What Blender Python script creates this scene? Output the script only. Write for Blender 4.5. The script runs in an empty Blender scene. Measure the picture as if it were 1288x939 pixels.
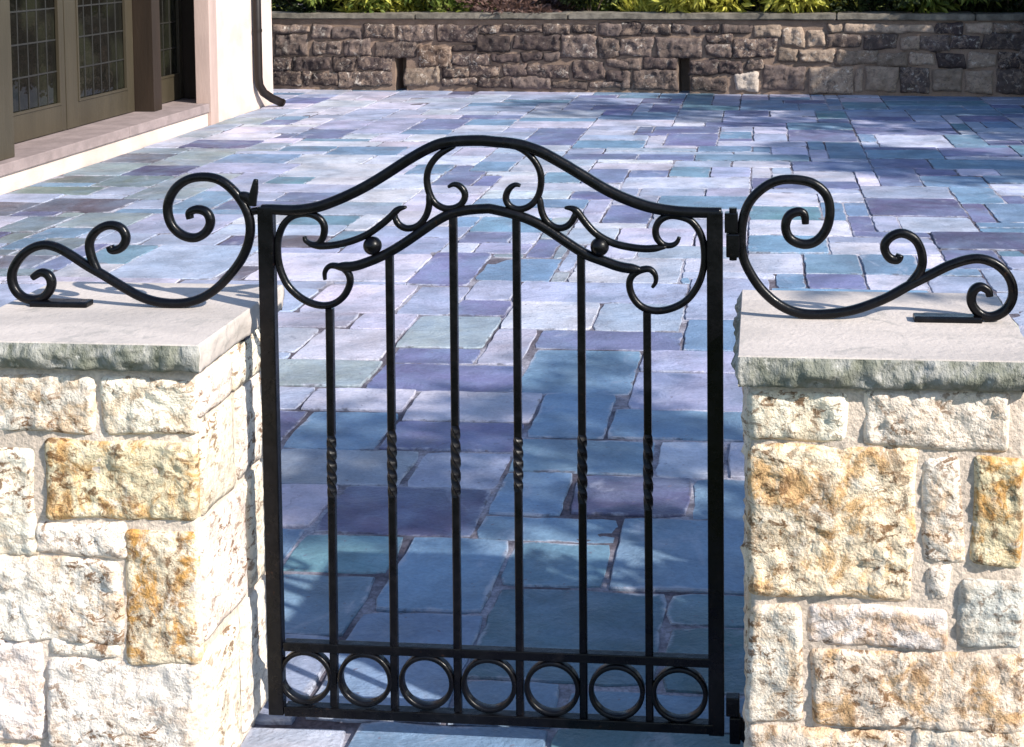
import bpy, bmesh, math, random
from mathutils import Vector, Matrix, noise
R = math.radians
scene = bpy.context.scene
COL = scene.collection

# ------------------------------------------------------------------ camera
cam_d = bpy.data.cameras.new('camera'); cam = bpy.data.objects.new('camera', cam_d); COL.objects.link(cam)
cam_d.sensor_width = 36; cam_d.lens = 48.35
cam_d.shift_x = -0.1289; cam_d.shift_y = -0.3443
cam_d.clip_start = 0.05; cam_d.clip_end = 2000
right = Vector((0.99627, 0.08618, -0.00633)); down = Vector((-0.00133, -0.05818, -0.99830)); fwd = Vector((-0.08640, 0.99458, -0.05785))
fwd.normalize(); right = (right - fwd*right.dot(fwd)).normalized(); up = right.cross(fwd)
cam.matrix_world = Matrix(((right.x, up.x, -fwd.x, 0.57), (right.y, up.y, -fwd.y, -2.788), (right.z, up.z, -fwd.z, 1.70), (0, 0, 0, 1)))
scene.camera = cam

# ------------------------------------------------------------------ light
SUN_AZ, SUN_EL = 60.0, 35.0          # azimuth: degrees right of straight behind the camera
sd = Vector((math.sin(R(SUN_AZ))*math.cos(R(SUN_EL)), -math.cos(R(SUN_AZ))*math.cos(R(SUN_EL)), math.sin(R(SUN_EL))))
world = bpy.data.worlds.new('World'); scene.world = world; world.use_nodes = True
wn = world.node_tree.nodes; wl = world.node_tree.links
bg = wn['Background']; sky = wn.new('ShaderNodeTexSky')
sky.sky_type = 'NISHITA'; sky.sun_disc = False
sky.sun_elevation = R(SUN_EL); sky.sun_rotation = math.atan2(sd.x, sd.y)
sky.air_density = 1.0; sky.dust_density = 0.6; sky.ozone_density = 2.0
wl.new(sky.outputs[0], bg.inputs[0]); bg.inputs[1].default_value = 0.14
sun_d = bpy.data.lights.new('sun', 'SUN'); sun_d.energy = 4.6; sun_d.angle = R(0.7); sun_d.color = (1.0, 0.93, 0.83)
sun = bpy.data.objects.new('sun', sun_d); COL.objects.link(sun)
sun.rotation_euler = sd.to_track_quat('Z', 'Y').to_euler()
scene.view_settings.view_transform = 'Standard'; scene.view_settings.look = 'None'
scene.view_settings.exposure = 0.80; scene.view_settings.gamma = 1.0
scene.render.engine = 'CYCLES'
scene.cycles.max_bounces = 6

# ------------------------------------------------------------------ measured outlines, metres (gate plane: x across, z up)
TOP_RAIL = [[-0.4814,1.1418],[-0.4608,1.142],[-0.4095,1.1407],[-0.3601,1.1484],[-0.3107,1.1668],[-0.2613,1.1905],[-0.2121,1.2198],[-0.163,1.2514],[-0.1142,1.2776],[-0.0755,1.2878],[-0.0177,1.2906],[0.0124,1.2884],[0.0603,1.2839],[0.1078,1.27],[0.1552,1.2451],[0.2025,1.217],[0.2496,1.1889],[0.2968,1.168],[0.3438,1.1533],[0.3909,1.1467],[0.4378,1.1449],[0.4845,1.1454]]
ARCH_RAIL = [[-0.3282,1.0227],[-0.289,1.0228],[-0.2545,1.0335],[-0.22,1.0485],[-0.1806,1.0717],[-0.1412,1.0987],[-0.1069,1.1223],[-0.0777,1.137],[-0.0438,1.145],[-0.0052,1.1483],[0.0106,1.1474],[0.0585,1.1365],[0.1062,1.1179],[0.1537,1.0873],[0.201,1.0569],[0.239,1.0426],[0.2768,1.0297],[0.3194,1.0251]]
CORNER_SCROLL = [[[-0.3919,1.085],[-0.3902,1.0763],[-0.3765,1.0682],[-0.3617,1.0704],[-0.3506,1.0865],[-0.3491,1.1084],[-0.3606,1.1252],[-0.385,1.1336],[-0.4147,1.1285],[-0.4373,1.1088],[-0.4494,1.0756],[-0.4503,1.0366],[-0.4421,1.0026],[-0.4255,0.9735],[-0.3963,0.9496],[-0.3644,0.9384],[-0.3348,0.9408],[-0.3098,0.9583],[-0.296,0.9853],[-0.2976,1.0047],[-0.3087,1.0181],[-0.3233,1.0228],[-0.3391,1.0226],[-0.3497,1.0098],[-0.3495,0.9932]],[[0.3976,1.0932],[0.3929,1.0823],[0.3811,1.0755],[0.3646,1.0771],[0.3515,1.0903],[0.3488,1.1093],[0.3578,1.1274],[0.3767,1.1371],[0.4002,1.1355],[0.4236,1.1258],[0.4413,1.1009],[0.4483,1.0725],[0.4481,1.0346],[0.4372,0.9964],[0.4135,0.9627],[0.3804,0.944],[0.3473,0.9386],[0.3189,0.9467],[0.3001,0.968],[0.2937,0.9942],[0.3004,1.0124],[0.3171,1.0232],[0.336,1.0258],[0.3477,1.0141],[0.3486,0.9988],[0.3414,0.9877]]]
VINE = [[[-0.3815,1.0677],[-0.3618,1.0655],[-0.3273,1.0679],[-0.2879,1.0776],[-0.2534,1.0926],[-0.2237,1.1137],[-0.2029,1.1318],[-0.1891,1.1454],[-0.172,1.1499]],[[0.1614,1.1524],[0.1757,1.1511],[0.1876,1.1445],[0.2016,1.1252],[0.2252,1.0992],[0.2583,1.0805],[0.2961,1.0715],[0.3339,1.0687],[0.3717,1.0734]]]
RING_SCROLL = [[[-0.0827,1.1926],[-0.072,1.1984],[-0.0599,1.1957],[-0.0495,1.1838],[-0.0483,1.1694],[-0.0581,1.155],[-0.0751,1.1476],[-0.0944,1.1483],[-0.1136,1.1606],[-0.1253,1.1855],[-0.1278,1.2143],[-0.1187,1.2407],[-0.0975,1.2633],[-0.0684,1.2779]],[[0.0688,1.1968],[0.0569,1.1986],[0.0438,1.1879],[0.0378,1.1702],[0.0453,1.1545],[0.0644,1.147],[0.0875,1.154],[0.1044,1.1723],[0.1118,1.1972],[0.1107,1.2257],[0.0971,1.2518],[0.0745,1.2721],[0.0459,1.2814]]]
HOOK_SCROLL = [[[-0.1244,1.1807],[-0.1229,1.1567],[-0.131,1.1302],[-0.1483,1.1107],[-0.1703,1.1047],[-0.1872,1.1117],[-0.1952,1.1246],[-0.1941,1.1357]],[[0.1097,1.1733],[0.1127,1.1447],[0.1239,1.1224],[0.1443,1.1097],[0.1634,1.1123],[0.1769,1.1249],[0.1827,1.1397],[0.1781,1.1478]]]
BALL = [[-0.245,1.068],[0.2335,1.0721]]
BARS = [[[-0.3399,0.9321],[-0.3466,0.072]],[[-0.2097,1.0523],[-0.2146,0.0725]],[[-0.0732,1.1412],[-0.0777,0.0714]],[[0.0598,1.1393],[0.0556,0.0702]],[[0.1943,1.0578],[0.1912,0.0657]],[[0.3304,0.9368],[0.3308,0.0615]]]
TWIST = [[0.6623,0.5283],[0.6759,0.5321],[0.6895,0.536],[0.6691,0.5518],[0.6775,0.5302],[0.681,0.5208]]
RINGS = [[-0.4077,0.1327],[-0.2776,0.1331],[-0.1446,0.1322],[-0.0098,0.1317],[0.125,0.1297],[0.2617,0.128],[0.3938,0.1272]]
MID_RAIL = [[-0.4697,0.2012],[-0.0016,0.1978],[0.4523,0.2004]]
BOT_RAIL = [[-0.4922,0.0605],[-0.0034,0.0572],[0.485,0.0581]]
STILE = [[[-0.4683,1.1504],[-0.4766,0.0523]],[[0.4729,1.1487],[0.4684,0.0487]]]
LSCROLL = [[[-0.6386,1.1131],[-0.6399,1.1267],[-0.6225,1.1334],[-0.6022,1.1271],[-0.5944,1.1066],[-0.6049,1.0848],[-0.6286,1.072],[-0.6562,1.0771],[-0.678,1.0958],[-0.6873,1.1218],[-0.6855,1.149],[-0.6691,1.1779],[-0.642,1.1966],[-0.6085,1.2028],[-0.5755,1.1977],[-0.5483,1.1791],[-0.5269,1.1534],[-0.5122,1.1238],[-0.508,1.0914],[-0.5154,1.0561],[-0.5328,1.0216],[-0.5585,0.9902],[-0.5869,0.9626],[-0.6208,0.9418],[-0.6601,0.9313],[-0.7048,0.9316],[-0.7493,0.9424],[-0.7936,0.9658],[-0.8323,0.9888],[-0.8711,1.0102],[-0.9043,1.0317],[-0.9349,1.0478],[-0.9659,1.0529],[-1.0003,1.0403],[-1.0268,1.0135],[-1.038,0.9857],[-1.0333,0.9582],[-1.014,0.9381],[-0.9868,0.9335],[-0.9638,0.9427],[-0.9494,0.965],[-0.9539,0.9859],[-0.9718,0.9933],[-0.9909,0.982]],[[-0.8461,0.9969],[-0.8593,1.0269],[-0.8628,1.0597],[-0.8462,1.0845],[-0.8178,1.0974],[-0.791,1.0907],[-0.781,1.0689],[-0.7923,1.0486],[-0.8126,1.0428],[-0.818,1.0521]],[[-0.9926,0.9301],[-0.865,0.9322]]]
RSCROLL = [[[0.655,1.1185],[0.6525,1.1383],[0.6386,1.1434],[0.6206,1.1338],[0.6144,1.1102],[0.6242,1.0868],[0.6514,1.0761],[0.6771,1.0832],[0.6976,1.1086],[0.7047,1.1451],[0.697,1.1789],[0.6719,1.201],[0.6411,1.2086],[0.6052,1.2083],[0.5743,1.1949],[0.5459,1.1685],[0.5303,1.1354],[0.525,1.0934],[0.5275,1.0514],[0.543,1.0148],[0.5688,0.9783],[0.605,0.9484],[0.6463,0.9333],[0.6978,0.9331],[0.7492,0.9414],[0.7901,0.9557],[0.8257,0.972],[0.8613,0.9934],[0.9018,1.0149],[0.9422,1.0363],[0.9825,1.0499],[1.0127,1.0503],[1.0429,1.0367],[1.0653,1.0096],[1.0706,0.976],[1.0563,0.9472],[1.0287,0.9327],[1.0034,0.9395],[0.9881,0.9616],[0.9915,0.9851],[1.0055,0.9947],[1.0212,0.9866],[1.0243,0.9752]],[[0.8613,0.9924],[0.8865,1.0251],[0.8899,1.0564],[0.8771,1.0874],[0.8506,1.1016],[0.8263,1.0935],[0.8136,1.0735],[0.8229,1.0513],[0.8397,1.0463],[0.8458,1.0568]],[[0.8728,0.9294],[1.0085,0.9318]]]
LPIER = [[-1.0505,0.7368,-0.7385,0.851,"w",0.5],[-0.7274,0.7385,-0.5308,0.8555,"w",0.35],[-0.8473,0.5606,-0.5357,0.7275,"o",0.8],[-1.0599,0.4874,-0.8671,0.7045,"w",0.3],[-0.8709,0.4904,-0.6824,0.5593,"w",0.2],[-0.6875,0.2721,-0.5388,0.5446,"o",1.0],[-1.0664,0.3126,-0.6975,0.4881,"w",0.45],[-0.8513,0.2851,-0.7024,0.3202,"w",0.3],[-1.0742,0.1049,-0.8588,0.3108,"w",0.2],[-0.8585,0.016,-0.5457,0.2779,"w",0.25],[-1.0786,-0.0113,-0.874,0.1008,"d",0.4],[-1.0836,-0.1448,-0.7616,-0.0089,"w",0.3],[-0.7519,-0.1271,-0.5525,0.0178,"w",0.5]]
RPIER = [[0.5404,0.7612,0.7257,0.8523,"w",0.2],[0.7569,0.7486,1.0259,0.8591,"w",0.15],[0.5398,0.4599,0.8508,0.7556,"o",0.75],[0.8652,0.5296,0.9414,0.7338,"w",0.45],[0.9531,0.525,1.0515,0.7337,"o",0.95],[0.8758,0.4612,0.9194,0.5269,"w",0.2],[0.9337,0.3699,1.0566,0.5072,"g",0.25],[0.6552,0.3636,0.9097,0.4456,"w",0.5],[0.5423,0.2094,0.6432,0.4389,"w",0.4],[0.6598,0.2084,1.058,0.3549,"d",0.7],[0.5436,0.0682,0.8343,0.1976,"d",0.5],[0.8467,0.0831,1.0594,0.2139,"w",0.5],[0.5433,-0.0739,0.7484,0.0658,"w",0.3],[0.7607,-0.0622,1.0606,0.0812,"w",0.3]]
WALL = [[0.012,0.653,0.449,0.748,"m"],[0.006,0.393,0.428,0.648,"m"],[0.465,0.583,0.712,0.738,"m"],[0.729,0.606,1.086,0.74,"m"],[1.095,0.608,1.476,0.752,"m"],[1.491,0.574,1.954,0.742,"m"],[1.969,0.548,2.483,0.762,"v"],[2.517,0.656,2.736,0.762,"v"],[2.745,0.664,3.22,0.764,"v"],[3.237,0.666,3.541,0.765,"m"],[3.557,0.667,3.824,0.773,"v"],[3.858,0.644,4.123,0.784,"m"],[0.48,0.403,0.84,0.578,"m"],[0.856,0.399,1.202,0.59,"m"],[1.217,0.387,1.731,0.557,"m"],[1.745,0.287,2.152,0.513,"n"],[2.169,0.442,2.443,0.532,"v"],[2.46,0.462,2.842,0.643,"v"],[2.876,0.471,3.397,0.653,"v"],[3.43,0.387,3.84,0.644,"m"],[3.856,0.39,4.104,0.628,"m"],[-0.009,0.223,0.207,0.376,"v"],[0.219,0.225,0.705,0.39,"v"],[0.721,0.225,1.005,0.382,"v"],[1.021,0.242,1.451,0.388,"v"],[1.593,0.065,2.02,0.271,"t"],[2.156,0.301,2.587,0.431,"v"],[2.603,0.318,2.941,0.447,"v"],[2.954,0.342,3.217,0.456,"v"],[3.226,0.351,3.413,0.457,"m"],[3.57,0.143,3.926,0.373,"v"],[3.943,0.272,4.197,0.375,"m"],[-0.014,0.031,0.343,0.208,"v"],[0.359,0.034,0.445,0.209,"v"],[0.461,0.035,0.777,0.211,"v"],[0.792,0.039,1.448,0.231,"m"],[2.044,0.168,2.349,0.281,"v"],[2.365,0.178,2.722,0.298,"v"],[2.736,0.189,3.025,0.307,"v"],[3.042,0.167,3.526,0.332,"v"],[3.942,0.14,4.197,0.26,"v"],[2.042,0.051,2.438,0.154,"m"],[2.455,0.055,2.836,0.165,"v"],[2.853,0.052,3.31,0.176,"m"],[3.338,0.043,3.748,0.131,"m"],[3.765,0.04,4.189,0.128,"m"],[4.105,0.645,4.341,0.785,"v"],[4.357,0.657,4.689,0.775,"m"],[4.705,0.658,4.914,0.776,"m"],[4.931,0.673,5.224,0.77,"v"],[5.241,0.674,5.583,0.778,"m"],[5.606,0.634,5.899,0.772,"t"],[5.919,0.533,6.162,0.746,"t"],[6.183,0.535,6.384,0.723,"t"],[6.411,0.516,6.795,0.68,"m"],[6.411,0.692,6.585,0.781,"t"],[6.605,0.69,7.554,0.784,"t"],[6.812,0.505,7.176,0.668,"m"],[7.194,0.49,7.407,0.642,"t"],[7.421,0.491,7.715,0.66,"m"],[7.571,0.676,7.864,0.795,"v"],[4.103,0.413,4.479,0.623,"m"],[4.513,0.405,5.044,0.625,"m"],[5.061,0.412,5.377,0.544,"m"],[5.061,0.556,5.378,0.661,"v"],[5.394,0.4,5.855,0.618,"v"],[5.868,0.363,6.092,0.514,"t"],[6.112,0.354,6.495,0.509,"t"],[6.512,0.326,6.945,0.492,"t"],[6.963,0.32,7.29,0.474,"t"],[7.303,0.322,7.572,0.475,"t"],[7.589,0.324,7.899,0.477,"v"],[7.736,0.503,8.06,0.662,"v"],[8.077,0.505,8.505,0.68,"m"],[7.916,0.317,8.223,0.479,"t"],[8.241,0.313,8.546,0.488,"v"],[4.102,0.263,4.348,0.386,"m"],[4.362,0.275,4.756,0.389,"v"],[4.894,0.204,5.205,0.382,"v"],[5.218,0.206,5.497,0.387,"v"],[5.514,0.25,5.719,0.385,"m"],[4.23,0.038,4.755,0.258,"m"],[4.1,0.044,4.221,0.247,"m"],[4.893,0.024,5.318,0.187,"m"],[5.4,0.029,5.674,0.234,"c"],[5.701,0.026,6.176,0.324,"m"],[6.196,0.031,6.696,0.314,"t"],[6.71,0.036,6.806,0.295,"t"],[6.82,0.037,7.178,0.311,"t"],[7.196,0.034,7.524,0.314,"m"],[7.542,0.038,7.867,0.31,"t"],[7.886,0.042,8.192,0.296,"t"],[8.211,0.039,8.509,0.298,"m"],[7.881,0.684,8.188,0.795,"t"],[8.205,0.692,8.543,0.796,"t"]]
HOLES = [[1.473,0.052,1.612,0.384],[4.763,0.049,4.894,0.397]]
COPE = [1.734,3.52,6.512,7.996]
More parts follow.
